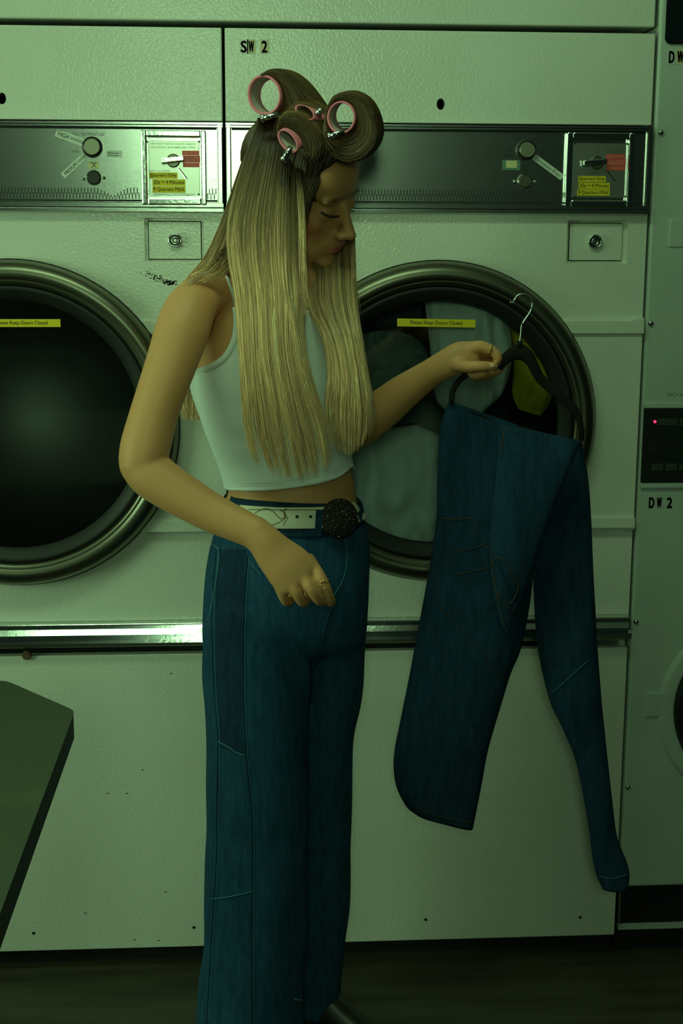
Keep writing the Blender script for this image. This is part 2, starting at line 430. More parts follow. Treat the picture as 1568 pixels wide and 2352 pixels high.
    ys = ((342, 396, 407.5, 410.5), (350, 411.5, 425.5, 427), (350, 427.5, 426, 443)) if left else ((1328, 404, 1390.5, 418.5), (1329, 419.5, 1400, 434.5), (1325.5, 435, 1399.5, 449.5))
    for t_, q in zip(('Quarters Only', '25\u00a2 = 4 Minutes', '9 Quarters MAX'), ys):
        l_ = label_px('yellow_sticker', *q, Yq-.0012, yellow, pl)
        text_px('lettering', t_, q[0]+2.5, q[1]+2.5, q[2]-2.5, q[3]-2.5, Yq-.0018, ink, l_)
    hc = W(398+dx-(10 if not left else 0), 369+dy, Yq); kk = MB().knob(hc, .0125, Yq, -.016, 32).build('coin_handle', dsteel, pl, True)
    h0, h1 = W(370+dx-(10 if not left else 0), 368+dy, -.03), W(422+dx-(10 if not left else 0), 363+dy, -.03)
    dd = np.array(h1)-np.array(h0); dd /= np.linalg.norm(dd); nn = np.array([-dd[1], dd[0]])*.0035
    MB().prism([np.array(h0)+nn, np.array(h1)+nn, np.array(h1)-nn*1.3, np.array(h0)-nn*1.6], -.032, -.015).build('handle_bar', chrome, kk, bevel=.0015)
    s0, s1 = W(411+dx, 386+dy, Yq), W(430+dx, 411+dy, Yq)
    MB().prism([(s0[0]-.0012, s0[1]), (s0[0]+.0012, s0[1]), (s1[0]+.0012, s1[1]), (s1[0]-.0012, s1[1])], Yq-.0006, Yq).build('coin_slot', black, pl)
    if left: MB().prism([(s0[0]-.0034, s0[1]), (s0[0]-.0012, s0[1]), (s1[0]-.0012, s1[1]), (s1[0]-.0034, s1[1])], Yq-.0022, Yq).build('slot_lip', silver, pl)
    for q in ((337, 325), (457, 325), (338, 446), (456, 446)): screw('screw', W(q[0]+dx, q[1]+dy, Yq), .0018, Yq, dsteel, pl)
    # upper door panel with recessed lock plate -------------------------------
    lx0, lz0 = W(331 if left else 1303, 501 if left else 506); lx1, lz1 = W(469 if left else 1439, 600 if left else 605)
    b = MB()
    plate_with_hole(b, a, e, z_lip1, 2*DZ-z_lip1+.0, c, RD-.03, .0, .02)
    b = MB()                                     # two-part front: above the lip line and the swing-out panel
    n = 40; th = math.asin((z_lip0-DZ)/(RD-.02)); arc = [(cx_+(RD-.02)*math.cos(t), DZ+(RD-.02)*math.sin(t)) for t in np.linspace(th, PI-th, n)]
    poly_r = [(cx_+(RD-.02)*math.cos(t), DZ+(RD-.02)*math.sin(t)) for t in np.linspace(th, PI/2, n)]
    poly_l = [(cx_+(RD-.02)*math.cos(t), DZ+(RD-.02)*math.sin(t)) for t in np.linspace(PI/2, PI-th, n)]
    zc = z_c3
    # right field is split around the lock recess
    b.prism([(a, z_lip0), (a, zc), (cx_, zc)]+poly_l, 0, .02)
    b.prism([(cx_, zc), (lx0, zc)]+[(lx0, max(poly_r[0][1], lz1))]+[(p[0], p[1]) for p in poly_r if p[0] < lx0][0:], 0, .02) if False else None
    def arcz(x): return DZ+math.sqrt(max((RD-.02)**2-(x-cx_)**2, 0))
    xs = np.linspace(cx_, min(lx0, cx_+RD-.021), 24)
    top = [(x, zc) for x in xs]; bot = [(x, max(arcz(x), z_lip0)) for x in xs]
    b.prism(top+bot[::-1], 0, .02)
    xs = np.linspace(lx0, e, 24)
    b.prism([(lx0, lz1), (e, lz1)]+[(x, max(arcz(x) if x < cx_+RD-.02 else z_lip0, z_lip0)) for x in xs[::-1]], 0, .02)
    b.box(lx0, lx1, 0, .02, lz0, zc); b.box(lx1, e, 0, .02, lz1, zc)
    up = b.build('front_panel', paint, root)
    qx0, qz0 = W(341 if left else 1309, 509 if left else 513, .006); qx1, qz1 = W(462 if left else 1426, 595 if left else 598, .006)
    rc = MB(); jw = .0016
    for bx_ in ((lx0-.001, qx0-jw, lz1-.001, lz0+.001), (qx1+jw, lx1+.001, lz1-.001, lz0+.001), (qx0-jw, qx1+jw, qz0+jw, lz0+.001), (qx0-jw, qx1+jw, lz1-.001, qz1-jw)):
        rc.box(bx_[0], bx_[1], .010, .02, bx_[2], bx_[3])
    rc = rc.build('lock_plate', paint, root)
    MB().box(qx0, qx1, .005, .0105, qz1, qz0).build('lock_door', paint, rc, bevel=.001)
    lc = W(402 if left else 1366, 552 if left else 555, .0)
    cy = MB().lathe([(.0135, .006), (.0135, -.003), (.012, -.004), (.0105, -.004), (.0102, .001)], lc, n=32).build('lock_collar', chrome, rc, True)
    MB().disc(lc, .0103, .0005, 32).build('lock_face', black, cy)
    MB().lathe([(.0072, .0), (.0072, -.0022), (.0055, -.0026), (.0046, -.001)], lc, n=24).build('lock_cylinder', silver, cy, True)
    MB().knob(lc, .0032, 0, -.0018, 16).build('lock_pin', silver, cy, True)
    MB().box(lc[0]+.001, lc[0]+.0025, -.003, 0, lc[1]+.0035, lc[1]+.0115).build('key_notch', black, cy)
    # swing-out panel around the door
    b = MB(); n = 48; t0 = math.asin((z_lip1-DZ)/(RD-.02)); t1 = math.asin((z_lip3-DZ)/(RD-.02))
    def side(sg, z0, z1, y0, y1):
        zz = np.linspace(z0, z1, n); edge = a if sg < 0 else e
        inner = [(cx_+sg*math.sqrt(max((RD-.02)**2-(z-DZ)**2, 1e-9)), z) for z in zz]
        return [(edge, z0)]+[(edge, z1)]+inner[::-1]
    for sg in (-1, 1):
        sw = MB().prism(side(sg, z_lip3, z_lip0, 0, 0), -.007, .02).build('door_panel', paint, root, bevel=.002)
        for za, zb in ((z_lip1, z_lip0), (z_lip3, z_lip2)):
            MB().prism(side(sg, za, zb, 0, 0), -.013, -.006).build('panel_lip', paint, sw, bevel=.003, segs=3)
    for zz in (z_lip0+.003, z_lip3-.003):
        MB().box(e-.022, e+.001, -.008, .0, zz-.003, zz+.003).build('hinge_pin', whitel, sw, bevel=.0015)
    # lower panel, rail, bottom panel, plinth
    b = MB(); xs = np.linspace(a, e, 40)
    b.prism([(x, min(z_lip3, DZ-math.sqrt(max((RD-.02)**2-(x-cx_)**2, 0)) if abs(x-cx_) < RD-.02 else z_lip3)) for x in xs]+[(e, z_r0), (a, z_r0)], .002, .02)
    b.build('lower_panel', paint, root)
    rl = MB().loft([[(a, y, z), (e, y, z)] for y, z in ((.0, z_r0), (-.017, z_r0-.0008), (-.018, z_r0-.002), (-.005, z_r1+.001), (-.018, z_r1), (-.026, z_r1-.004), (-.028, (z_r1+z_r2)/2), (-.026, z_r2+.003), (-.020, z_r2), (.0, z_r2))], False, False)
    rl.add([(a, 0, z_r0)], []); rl = rl.build('bumper_rail', chrome, root)
    bp = MB().box(a, e, -.002, .02, z_bot, z_r3).build('bottom_panel', paint, root, bevel=.002)
    for q in ((77, 2143), (445, 2130)) if left else ((977, 2112), (1332, 2107)):
        MB().knob(W(*q, -.002), .0032, -.002, -.0032, 12).build('screw', black, bp)
    if left:
        MB().knob(W(62, 1504, -.002), .009, -.002, -.010, 20).build('rust_stop', rust_m, bp, True)
        sc = MB(); r2 = random.Random(3)
        for i in range(110):
            u = r2.random()**1.6; X = 395-u*70+r2.gauss(0, 6); Yv = 652-u*28+r2.gauss(0, 2.5+2*u)
            w_, h_ = r2.uniform(.8, 3.2)*(1-u*.6), r2.uniform(1, 3)*(1-u*.5); q = [W(X+dx_*w_, Yv+dy_*h_) for dx_, dy_ in ((-1, .3), (0, 1), (1, -.2), (.2, -1))]
            sc.prism(q, -.0006, .001)
        stuff(sc.build('scuff_mark', ink, up))
        fl = MB()
        for X, Yv in ((247, 1822), (393, 1547), (327, 1768), (292, 1822), (380, 2049), (310, 2158), (364, 2160), (196, 2097)):
            q = [W(X+k_, Yv+l_, -.002) for k_, l_ in ((-3.5, .6), (0, 1), (3.5, -.6), (0, -1))]; fl.prism(q, -.0026, -.001)
        stuff(fl.build('paint_chips', ink, bp))
    MB().box(a, e, .05, .76, 0.0, z_bot).build('plinth', rubber, root)
    # door --------------------------------------------------------------------
    dr = MB().lathe([(RD-.030, .012), (RD-.002, -.006), (RD-.001, -.013), (RD-.006, -.016)], c, n=96).build('door_gasket', rubber, root, True)
    dr = MB().lathe([(RD-.003, -.004), (RD-.003, -.016), (RD-.005, -.026), (RD-.011, -.037), (RD-.020, -.044), (RD-.030, -.045), (RD-.038, -.042),
                     (RD-.0395, -.0405), (RD-.041, -.0415), (RD-.047, -.036), (RD-.051, -.028), (RD-.051, -.004)], c, n=128).build('door', dsteel, root, True)
    MB().lathe([(RD-.050, -.004), (RD-.050, -.030), (RD-.054, -.033), (RD-.060, -.031), (RD-.066, -.025), (RD-.076, -.021), (RD-.078, -.010), (RD-.078, .0)], c, n=128).build('glass_gasket', rubber, dr, True)
    gb = MB(); gb.disc(c, RD-.076, -.013, 96); gb.disc(c, RD-.076, -.008, 96); gb.build('door_glass', glass, dr)
    st = label_px('door_sticker', -38 if left else 912, 733, 139 if left else 1091, 751, -.0145, yellow, dr)
    text_px('lettering', 'Please Keep Doors Closed', -8 if left else 942, 737, 109 if left else 1061, 747.5, -.0151, ink, st)
    if not left:
        for ob in (st, st.children[0]):
            for v in ob.data.vertices:
                v.co.z -= (v.co.x-cx_)*.016
    b = MB(); b.lathe([(RD-.04, .02), (.30, .03), (.30, .60), (.0005, .60)], c, n=64); b.build('drum', drum_m, root, True)
    return root
d1 = dryer(XM-WID, XM, 'white enamel tumble dryer with empty black drum and HIGH and MEDIUM label strips', True)
d2 = dryer(XM, XR, 'white enamel tumble dryer marked SW 2 with laundry behind the door glass', False)

# laundry inside the second drum -------------------------------------------------
def lens(rows, n_rows=40, n=32, back=.6, fold=0, fscale=(10, 10, 10), seed=0):
    """closed flattened tube through rows (left px, left py, right px, right py, Y, thickness m)"""
    R_ = cat_rom(rows, n_rows); rings = []
    for q in R_:
        Lp, Rp = P(q[0], q[1], q[4]), P(q[2], q[3], q[4]); ring = []
        for t in np.arange(n)*2*PI/n:
            u = -math.cos(t); s = math.sin(t)
            p = Lp+(Rp-Lp)*(u+1)/2
            dep = (-q[5]*abs(s)**.8 if s > 0 else q[5]*back*abs(s)**.8)
            p = p+np.array([0, dep, 0])
            if fold:
                nn = noise.noise(Vector((p[0]*fscale[0]+seed, p[1]*fscale[1], p[2]*fscale[2])))+.5*noise.noise(Vector((p[0]*fscale[0]*2.3+seed, 3, p[2]*fscale[2]*2.1)))
                p = p+np.array([0, -fold*nn*min(1, abs(s)*1.6), 0])
            ring.append(p)
        rings.append(ring)
    return rings
def cloth(name, rows, m, label, fold, fs, seed):
    b = MB().loft(lens(rows, 80, 90, .8, fold*1.5, tuple(1.7*k_ for k_ in fs), seed)); o = b.build(name, m, None, True)
    return tag(o, label, 'laundry', 'laundry in the drum')
cloth('laundry_towel', [(975, 672, 1100, 678, .075, .02), (978, 720, 1150, 712, .06, .03), (985, 780, 1172, 770, .055, .035), (992, 850, 1172, 840, .055, .035), (1000, 915, 1150, 905, .06, .03), (1030, 950, 1110, 945, .075, .015)], towel_m, 'white towel draped at the top of the drum behind the yellow door sticker', .018, (16, 8, 3), 1)
cloth('laundry_sheet', [(870, 985, 960, 975, .075, .02), (800, 1030, 1010, 1000, .06, .03), (770, 1090, 1060, 1030, .05, .04), (775, 1160, 1085, 1110, .05, .04), (815, 1220, 1080, 1200, .055, .035), (870, 1265, 1040, 1262, .065, .025), (930, 1285, 990, 1285, .08, .01)], towel_m, 'pale crumpled bed sheet filling the lower drum beside the hanging jeans', .022, (11, 8, 6), 4)
cloth('laundry_shirt', [(830, 765, 900, 755, .085, .015), (772, 800, 960, 780, .07, .03), (752, 860, 985, 830, .06, .035), (752, 910, 985, 880, .06, .035), (770, 950, 960, 925, .07, .025), (810, 972, 920, 950, .085, .012)], greyc_m, 'grey shirt bunched up in the drum behind the long hair', .02, (14, 8, 12), 8)
cloth('laundry_sock', [(880, 672, 940, 668, .13, .015), (838, 700, 965, 692, .12, .02), (835, 735, 968, 730, .12, .02), (870, 760, 950, 755, .13, .012)], dkc_m, 'dark crumpled garment at the top of the drum beside the white towel', .012, (14, 8, 12), 11)
cloth('laundry_yellow_shirt', [(1135, 700, 1165, 708, .10, .008), (1165, 745, 1225, 745, .085, .025), (1178, 800, 1255, 800, .075, .03), (1178, 860, 1270, 870, .075, .03), (1176, 905, 1262, 925, .085, .022), (1190, 940, 1240, 955, .10, .008)], yelc_m, 'bright yellow garment in the drum behind the black clothes hanger', .012, (14, 8, 5), 15)

# ------------------------------------------------------------------ the stacked machine on the right
def side_machine():
    x0 = XR+.003; x1 = x0+.80
    root = thing('stack_washer', 'grey painted laundry machine marked DW 2 with black keypad and red light', 'washing machine', (x0+.4, .3, 0))
    z_v0, z_v1 = W(1500, 2036)[1], W(1500, 2128)[1]
    b = MB(); b.box(x0, x1, .0, .76, z_v0, 2.70); b.build('cabinet', paint2, root, bevel=.006, segs=3)
    MB().box(x0+.006, x1, .03, .76, 0.0, z_v0).build('plinth', rubber, root)
    MB().box(x0+.006, x1, .018, .03, z_v1, z_v0-.003).build('vent_panel', black, root)
    MB().box(x0+.001, x0+.005, .0, .02, W(1417, 2121)[1], z_v0).build('edge_trim', chrome, root)
    MB().box(x0+.006, x1, .012, .03, z_v1-.012, z_v1).build('vent_sill', paint2, root)
    # dark window of the upper door
    wx, wz = W(1525, 102); pts = [(wx+.012-.012*math.cos(t), wz+.012-.012*math.sin(t)) for t in np.linspace(0, PI/2, 8)]
    MB().prism(pts+[(x1-.05, wz), (x1-.05, wz+.5), (wx, wz+.5)], -.004, .004).build('upper_window', win_m, root)
    for ch, xa, ya, xb, yb in (('D', 1537, 118, 1547, 144), ('W', 1556, 117, 1568, 144)):
        bk = label_px('letter_backing', xa-3, ya-4, xb+3, yb+4, -.0008, tanl if ch == 'W' else paint2, root)
        text_px('lettering', ch, xa, ya, xb, yb, -.0014, ink, bk, bold=.001)
    for ch, xa, xb in (('D', 1491, 1501), ('W', 1509, 1518), ('2', 1532, 1542)):
        text_px('lettering', ch, xa, 1143, xb, 1166, -.001, ink, root, bold=.001)
    for q in ((1517, 305), (1494, 743), (1460, 1428), (1441, 1808)): screw('screw', W(*q), .0058, 0, chrome, root)
    rx, rz0 = W(1537, 503); rz1 = W(1537, 568)[1]
    MB().box(rx, rx+.16, -.003, .002, rz1, rz0).build('pressed_panel', paint2, root, bevel=.0025)
    text_px('printed_text', '.25C = 4', 1531, 903, 1566, 910, -.0006, greyink, root)
    kx, kz0 = W(1472, 936); kz1 = W(1465, 1108)[1]
    kp = MB().box(x0+.004, x1-.05, -.008, .0, kz1, kz0).build('keypad', black, root, bevel=.002)
    MB().box(x0+.004, x1-.05, -.006, .001, kz0, kz0+.008).build('keypad_trim', paint2, kp)
    MB().box(x0+.004, x1-.05, -.006, .001, kz1-.010, kz1).build('keypad_trim', paint2, kp)
    MB().knob(W(1503.5, 968.5, -.0085), .0028, -.008, -.0105, 16).build('indicator_light', led, kp)
    for i in range(5):
        for (xx, yy) in ((1510+31*i if i else 1513, 969), (1508+32*i, 1073)):
            q = label_px('key', xx-12 if i or yy > 1000 else xx-3, yy-8, xx+14, yy+8, -.0092, key_m, kp, .0015)
            if yy > 1000 or i: MB().knob(W(xx-2, yy, -.0095), .0024, -.0093, -.0102, 12).build('key_mark', redkey, q)
    for ya, yb in ((989, 1015), (1028, 1053)):
        a_ = W(1530, ya, -.009); c_ = W(1530, yb, -.009); MB().box(a_[0], a_[0]+.16, -.0096, -.008, c_[1], a_[1]).build('display', lcd, kp)
    for i, yy in enumerate((1006, 1011, 1022, 1027, 1032, 1036)):
        text_px('printed_text', ('CYCLE', 'STATUS', 'TIME', 'MINUTES', 'COINS TO', 'START')[i], 1491, yy, 1512+i, yy+3, -.0086, key_m, kp)
    # lower door
    dc = W(1736, 1626); r = .175
    cc = (dc[0], dc[1])
    MB().lathe([(r+.034, .001), (r+.032, -.004), (r+.020, -.005), (r+.004, -.004)], cc, n=96).build('door_surround', paint2, root, True)
    tx0, tz0 = W(1484, 1590); tx1, tz1 = W(1535, 1645)
    MB().box(tx0, tx1, -.0045, .001, tz1, tz0).build('door_tab', paint2, root, bevel=.003, segs=3)
    dd = MB().lathe([(r, .0), (r, -.012), (r-.010, -.022), (r-.020, -.024), (r-.024, -.020), (r-.028, -.010)], cc, n=96).build('door', black, root, True)
    MB().disc(cc, r-.026, -.012, 64).build('door_glass', win_m, dd)
    MB().lathe([(r-.014, -.0225), (r-.0155, -.0245), (r-.017, -.0235)], cc, n=96).build('door_bead', dsteel, dd, True)
side_machine()

# ------------------------------------------------------------------ folding table
def table():
    h = .90
    def T(x, y):
        d = FWD*FPX+RIGHT*(x-CX)+DOWN*(y-CY); k = (h-CAM[2])/d[2]; p = CAM+d*k; return np.array([p[0], p[1]])
    c0, c1, e1 = T(14, 1563), T(172, 1632), T(0, 2098)
    c0b = np.array([c0[0]-.9, c0[1]+.02]); dirn = (e1-c1)/np.linalg.norm(e1-c1)
    far = c1+dirn*1.30; poly = [c0b, c0, c1, far, far+np.array([-.95, 0])]
    root = thing('folding_table', 'dark green laminate table with black edge and a cut-off corner', 'table', (float(np.mean([p[0] for p in poly])), float(np.mean([p[1] for p in poly])), 0))
    pts = []
    for i, p in enumerate(poly):                  # round the corners a little
        a, b = poly[i-1], poly[(i+1) % len(poly)]; r = .012
        u = (a-p)/np.linalg.norm(a-p); v = (b-p)/np.linalg.norm(b-p)
        for t in (0, .5, 1): q = p+u*r*(1-t)**2+v*r*t**2; pts.append(q)
    def slab(z0, z1, ins):
        cen = np.mean(pts, 0); v = [(*(p+(cen-p)*ins), z) for z in (z0, z1) for p in pts]; n = len(pts)
        return MB().add(v, [tuple(range(n)), tuple(range(2*n-1, n-1, -1))]+[(i, (i+1) % n, (i+1) % n+n, i+n) for i in range(n)])
    slab(h-.002, h, .0).build('table_top', tab_m, root)
    slab(h-.034, h-.002, .001).build('edge_band', tabedge_m, root)
    cen = np.mean(pts, 0)
    MB().box(cen[0]-.30, cen[0]+.12, cen[1]-.42, cen[1]+.42, .05, h-.033).build('pedestal', tabedge_m, root, bevel=.004)
    MB().box(cen[0]-.36, cen[0]+.18, cen[1]-.50, cen[1]+.50, 0, .05).build('base', tabedge_m, root, bevel=.004)
table()

# ------------------------------------------------------------------ the person
def apply_mods(o):
    dg = bpy.context.evaluated_depsgraph_get(); dg.update()
    me = bpy.data.meshes.new_from_object(o.evaluated_get(dg)); bpy.data.objects.remove(o); return me
def remeshed(b, voxel, smooth_it, name, factor=.5):
    me = b.mesh(name); o = bpy.data.objects.new(name, me); COL.objects.link(o)
    r = o.modifiers.new('r', 'REMESH'); r.mode = 'VOXEL'; r.voxel_size = voxel; r.adaptivity = 0
    s = o.modifiers.new('s', 'SMOOTH'); s.factor = factor; s.iterations = smooth_it
    return apply_mods(o)
def limb(b, ctrl, m=40, n=24, cap0=True, cap1=True, col=None):
    """tapered limb through (px, py, Y, half-width px, depth ratio)"""
    c = cat_rom([(*P(q[0], q[1], q[2]), q[3]*mpp(P(q[0], q[1], q[2])), q[4]) for q in ctrl], m)
    pts, ra, rt = c[:, :3], c[:, 3], c[:, 4]
    T = np.gradient(pts, axis=0); T /= np.linalg.norm(T, axis=1)[:, None]
    rings = []; an = np.arange(n)*2*PI/n
    def ring(k, off, sc):
        V = pts[k]-CAM; V /= np.linalg.norm(V); S = np.cross(T[k], V); S /= np.linalg.norm(S); Dp = np.cross(S, T[k])
        return pts[k]+T[k]*off+(np.cos(an)[:, None]*S+np.sin(an)[:, None]*Dp*rt[k])*ra[k]*sc
    if cap0:
        for t in (80, 55, 28): rings.append(ring(0, -ra[0]*min(rt[0], 1)*math.sin(math.radians(t)), math.cos(math.radians(t))))
    for k in range(m): rings.append(ring(k, 0, 1))
    if cap1:
        for t in (28, 55, 80): rings.append(ring(-1, ra[-1]*min(rt[-1], 1)*math.sin(math.radians(t)), math.cos(math.radians(t))))
    b.loft(rings, True, True, col); return rings
def finger(b, ctrl):     # (px, py, Y, radius px)
    c = cat_rom([(*P(q[0], q[1], q[2]), q[3]*mpp(P(q[0], q[1], q[2]))) for q in ctrl], 18)
    pts, r = c[:, :3], c[:, 3]; T = (pts[-1]-pts[-2]); T /= np.linalg.norm(T)
    pts = np.vstack([pts, pts[-1]+T*r[-1]*.6, pts[-1]+T*r[-1]*.95]); r = np.append(r, [r[-1]*.78, r[-1]*.3])
    b.tube3(pts, r, 14)

# head frame: forward, her right, up
HY, HP, HR = [math.radians(a) for a in (56.65, 26.7, -17.2)]
hF = np.array([math.sin(HY)*math.cos(HP), -math.cos(HY)*math.cos(HP), -math.sin(HP)])
_hr = np.array([-math.cos(HY), -math.sin(HY), 0.0]); _hu = np.cross(hF, _hr); _hu = _hu if _hu[2] > 0 else -_hu
hR = math.cos(HR)*_hr+math.sin(HR)*_hu; hU = -math.sin(HR)*_hr+math.cos(HR)*_hu
HC = P(696.5, 428, -.34)
def H(f, r, u): return HC+hF*f+hR*r+hU*u
def hell(b, c, r, tilt=0):
    ca, sa = math.cos(tilt), math.sin(tilt); A = hF*ca+hU*sa; B = hU*ca-hF*sa
    M4 = np.eye(4); M4[:3, 0] = A*r[0]; M4[:3, 1] = hR*r[1]; M4[:3, 2] = B*r[2]; M4[:3, 3] = H(*c); b.ellipsoid(M4)

feet = P(660, 2300, -.30)
person = thing('person', 'person in white crop top and blue jeans with hair rollers, holding a clothes hanger', 'person', (float(feet[0]), -.30, 0))

TORSO = [(640, 650, -.33, 105, .72), (628, 700, -.33, 160, .64), (630, 780, -.33, 182, .62), (632, 860, -.33, 189, .62), (640, 950, -.33, 168, .66),
         (653, 1040, -.33, 146, .70), (661, 1085, -.33, 141, .74), (668, 1130, -.33, 147, .76), (667, 1200, -.33, 160, .74), (660, 1290, -.32, 165, .68)]
body = MB()
limb(body, TORSO, 60, 40)
limb(body, [(640, 690, -.33, 62, .9), (655, 640, -.335, 52, .95), (668, 590, -.335, 47, 1), (672, 520, -.335, 46, 1)], 20)
# her right arm, elbow out, and hand in front of the hip
limb(body, [(540, 668, -.36, 42, .9), (480, 675, -.38, 50, .9), (442, 705, -.405, 58, .9), (420, 755, -.425, 63, .9), (400, 815, -.44, 60, .9), (374, 890, -.455, 57, .92), (351, 960, -.465, 56, .92), (334, 1025, -.475, 58, .9), (326, 1062, -.48, 55, .9)], 50)
limb(body, [(324, 1066, -.48, 52, .9), (352, 1094, -.485, 55, .9), (402, 1128, -.495, 52, .88), (478, 1173, -.51, 46, .85), (545, 1205, -.525, 41, .8), (592, 1226, -.535, 38, .78)], 44)
limb(body, [(575, 1217, -.532, 38, .78), (604, 1240, -.538, 40, .72), (632, 1272, -.542, 48, .55), (660, 1300, -.546, 56, .44), (684, 1326, -.548, 58, .36)], 30)
RH = [[(628, 1318, -.534, 12), (645, 1358, -.548, 12.5), (657, 1382, -.535, 11.5), (668, 1378, -.512, 10.5), (664, 1360, -.503, 9)],
      [(652, 1306, -.534, 13), (675, 1352, -.556, 13.5), (694, 1382, -.543, 12.5), (704, 1376, -.517, 11.5), (696, 1354, -.506, 10)],
      [(680, 1294, -.534, 13), (710, 1346, -.558, 14), (732, 1378, -.545, 13), (740, 1374, -.520, 12), (728, 1352, -.508, 10)],
      [(706, 1276, -.530, 13), (738, 1330, -.552, 14), (755, 1370, -.543, 13), (760, 1384, -.525, 11.5), (752, 1372, -.508, 10)],
      [(632, 1250, -.525, 14), (662, 1282, -.510, 14), (690, 1318, -.502, 13), (712, 1346, -.500, 11), (718, 1356, -.500, 10)]]
for q in RH: finger(body, q)
# her left arm reaching out with the hanger
limb(body, [(700, 690, -.30, 50, .9), (745, 715, -.25, 50, .9), (772, 800, -.225, 47, .95), (785, 900, -.22, 45, .95), (806, 985, -.225, 45, .95)], 34)
limb(body, [(800, 996, -.225, 44, .9), (835, 972, -.235, 48, .9), (880, 938, -.255, 46, .88), (925, 902, -.275, 41, .85), (965, 873, -.295, 35, .8), (1000, 849, -.312, 31, .8)], 40)
limb(body, [(985, 858, -.305, 31, .8), (1020, 838, -.318, 33, .7), (1055, 822, -.325, 37, .55), (1085, 813, -.325, 32, .5)], 26)
LH = [[(1045, 838, -.335, 15), (1072, 842, -.350, 14.5), (1105, 841, -.356, 13), (1134, 842, -.352, 10.5)],
      [(1075, 806, -.325, 17), (1100, 796, -.332, 15), (1130, 806, -.336, 13), (1143, 822, -.338, 11.5), (1136, 838, -.332, 10)],
      [(1080, 815, -.312, 15), (1120, 812, -.300, 13), (1150, 832, -.300, 12), (1140, 852, -.318, 12), (1108, 857, -.338, 11.5)],
      [(1070, 822, -.308, 14), (1108, 826, -.292, 13), (1136, 846, -.295, 12), (1122, 862, -.316, 11.5), (1092, 862, -.336, 11)],
      [(1058, 832, -.306, 13), (1090, 840, -.292, 12), (1112, 856, -.296, 11), (1100, 866, -.316, 10.5), (1082, 860, -.332, 10)]]
for q in LH: finger(body, q)
# head
for c, r in (((-.018, 0, .030), (.096, .073, .086)), ((.028, 0, -.028), (.060, .060, .086)), ((.044, 0, -.074), (.044, .046, .040)), ((.078, 0, -.099), (.017, .022, .015)),
             ((.038, 0, .042), (.050, .061, .054)), ((.050, .040, -.026), (.028, .018, .024)), ((.050, -.040, -.026), (.028, .018, .024)), ((.074, .026, .020), (.0110, .026, .008)), ((.074, -.026, .020), (.0110, .026, .008)),
             ((.1105, 0, -.034), (.0115, .0105, .0100)), ((.098, .0125, -.039), (.0115, .0075, .0075)), ((.098, -.0125, -.039), (.0115, .0075, .0075)),
             ((.0715, .031, -.003), (.0135, .0165, .0125)), ((.0715, -.031, -.003), (.0135, .0165, .0125)), ((.076, 0, -.058), (.019, .030, .022)),
             ((.0935, 0, -.0615), (.0085, .021, .0050)), ((.0905, 0, -.0725), (.0090, .018, .0062)), ((-.012, .073, -.014), (.016, .009, .030)), ((-.012, -.073, -.014), (.016, .009, .030))):
    hell(body, c, r)
body.tube3([H(.084, 0, .012), H(.092, 0, -.004), H(.101, 0, -.020), H(.108, 0, -.032)], [.0085, .0082, .0095, .0105], 12)
# legs inside the jeans, down to the shoes
limb(body, [(600, 1290, -.34, 80, .9), (592, 1600, -.365, 68, .95), (588, 1850, -.38, 52, 1), (585, 2100, -.385, 48, 1), (583, 2330, -.385, 32, 1)], 40, 16)
limb(body, [(720, 1290, -.29, 78, .9), (745, 1600, -.295, 60, .95), (735, 1850, -.265, 50, 1), (725, 2100, -.24, 46, 1), (716, 2290, -.224, 32, 1)], 40, 16)
me = remeshed(body, .0028, 8, 'body')
co = np.empty(len(me.vertices)*3, np.float32); me.vertices.foreach_get('co', co); co = co.reshape(-1, 3)
ed = np.empty(len(me.edges)*2, np.int32); me.edges.foreach_get('vertices', ed); ed = ed.reshape(-1, 2)
q = co-HC; d_ = np.linalg.norm(q-(hF*.09+hU*-.05), axis=1); keep = np.exp(-(d_/.034)**2)            # nose and lips stay crisp
wt = np.clip((.165-np.linalg.norm(q, axis=1))/.03, 0, 1)*(1-.93*keep)*.55
hm = wt > 0; sel = hm[ed[:, 0]] | hm[ed[:, 1]]; e2 = ed[sel]; co = co.astype(np.float64)
for _ in range(14):
    acc = np.zeros_like(co); cnt = np.zeros(len(co))
    for a_, b_ in ((0, 1), (1, 0)):
        np.add.at(acc, e2[:, a_], co[e2[:, b_]]); np.add.at(cnt, e2[:, a_], 1)
    av = acc[hm]/np.maximum(cnt[hm], 1)[:, None]; co[hm] += (av-co[hm])*wt[hm][:, None]
me.vertices.foreach_set('co', co.astype(np.float32).ravel()); me.update()
q = co-HC; lf, lr, lu = q@hF, q@hR, q@hU
def bump(f, r, u, sf, sr, su): return np.exp(-((lf-f)/sf)**2-((lr-r)/sr)**2-((lu-u)/su)**2)
lips = np.clip(bump(.100, 0, -.0615, .014, .021, .0052)+bump(.098, 0, -.0725, .014, .018, .0065), 0, 1)
blush = np.clip(bump(.06, .050, -.030, .04, .022, .020)+bump(.06, -.050, -.030, .04, .022, .020), 0, 1)*.55
browm = np.clip(bump(.086, .030, .0235, .03, .021, .0042)+bump(.086, -.030, .0235, .03, .021, .0042), 0, 1)*.85
base = np.array([.66, .315, .138]); cols = np.tile(base, (len(co), 1))
for msk, cc in ((blush, (.72, .20, .12)), (lips, (.50, .10, .09)), (browm, (.06, .03, .015))):
    cols = cols*(1-msk[:, None])+np.array(cc)*msk[:, None]
a = me.color_attributes.new('Col', 'FLOAT_COLOR', 'POINT'); a.data.foreach_set('color', np.c_[cols, np.ones(len(co))].astype(np.float32).ravel())
body_o = link_mesh('body', me, skin_m, person, True)
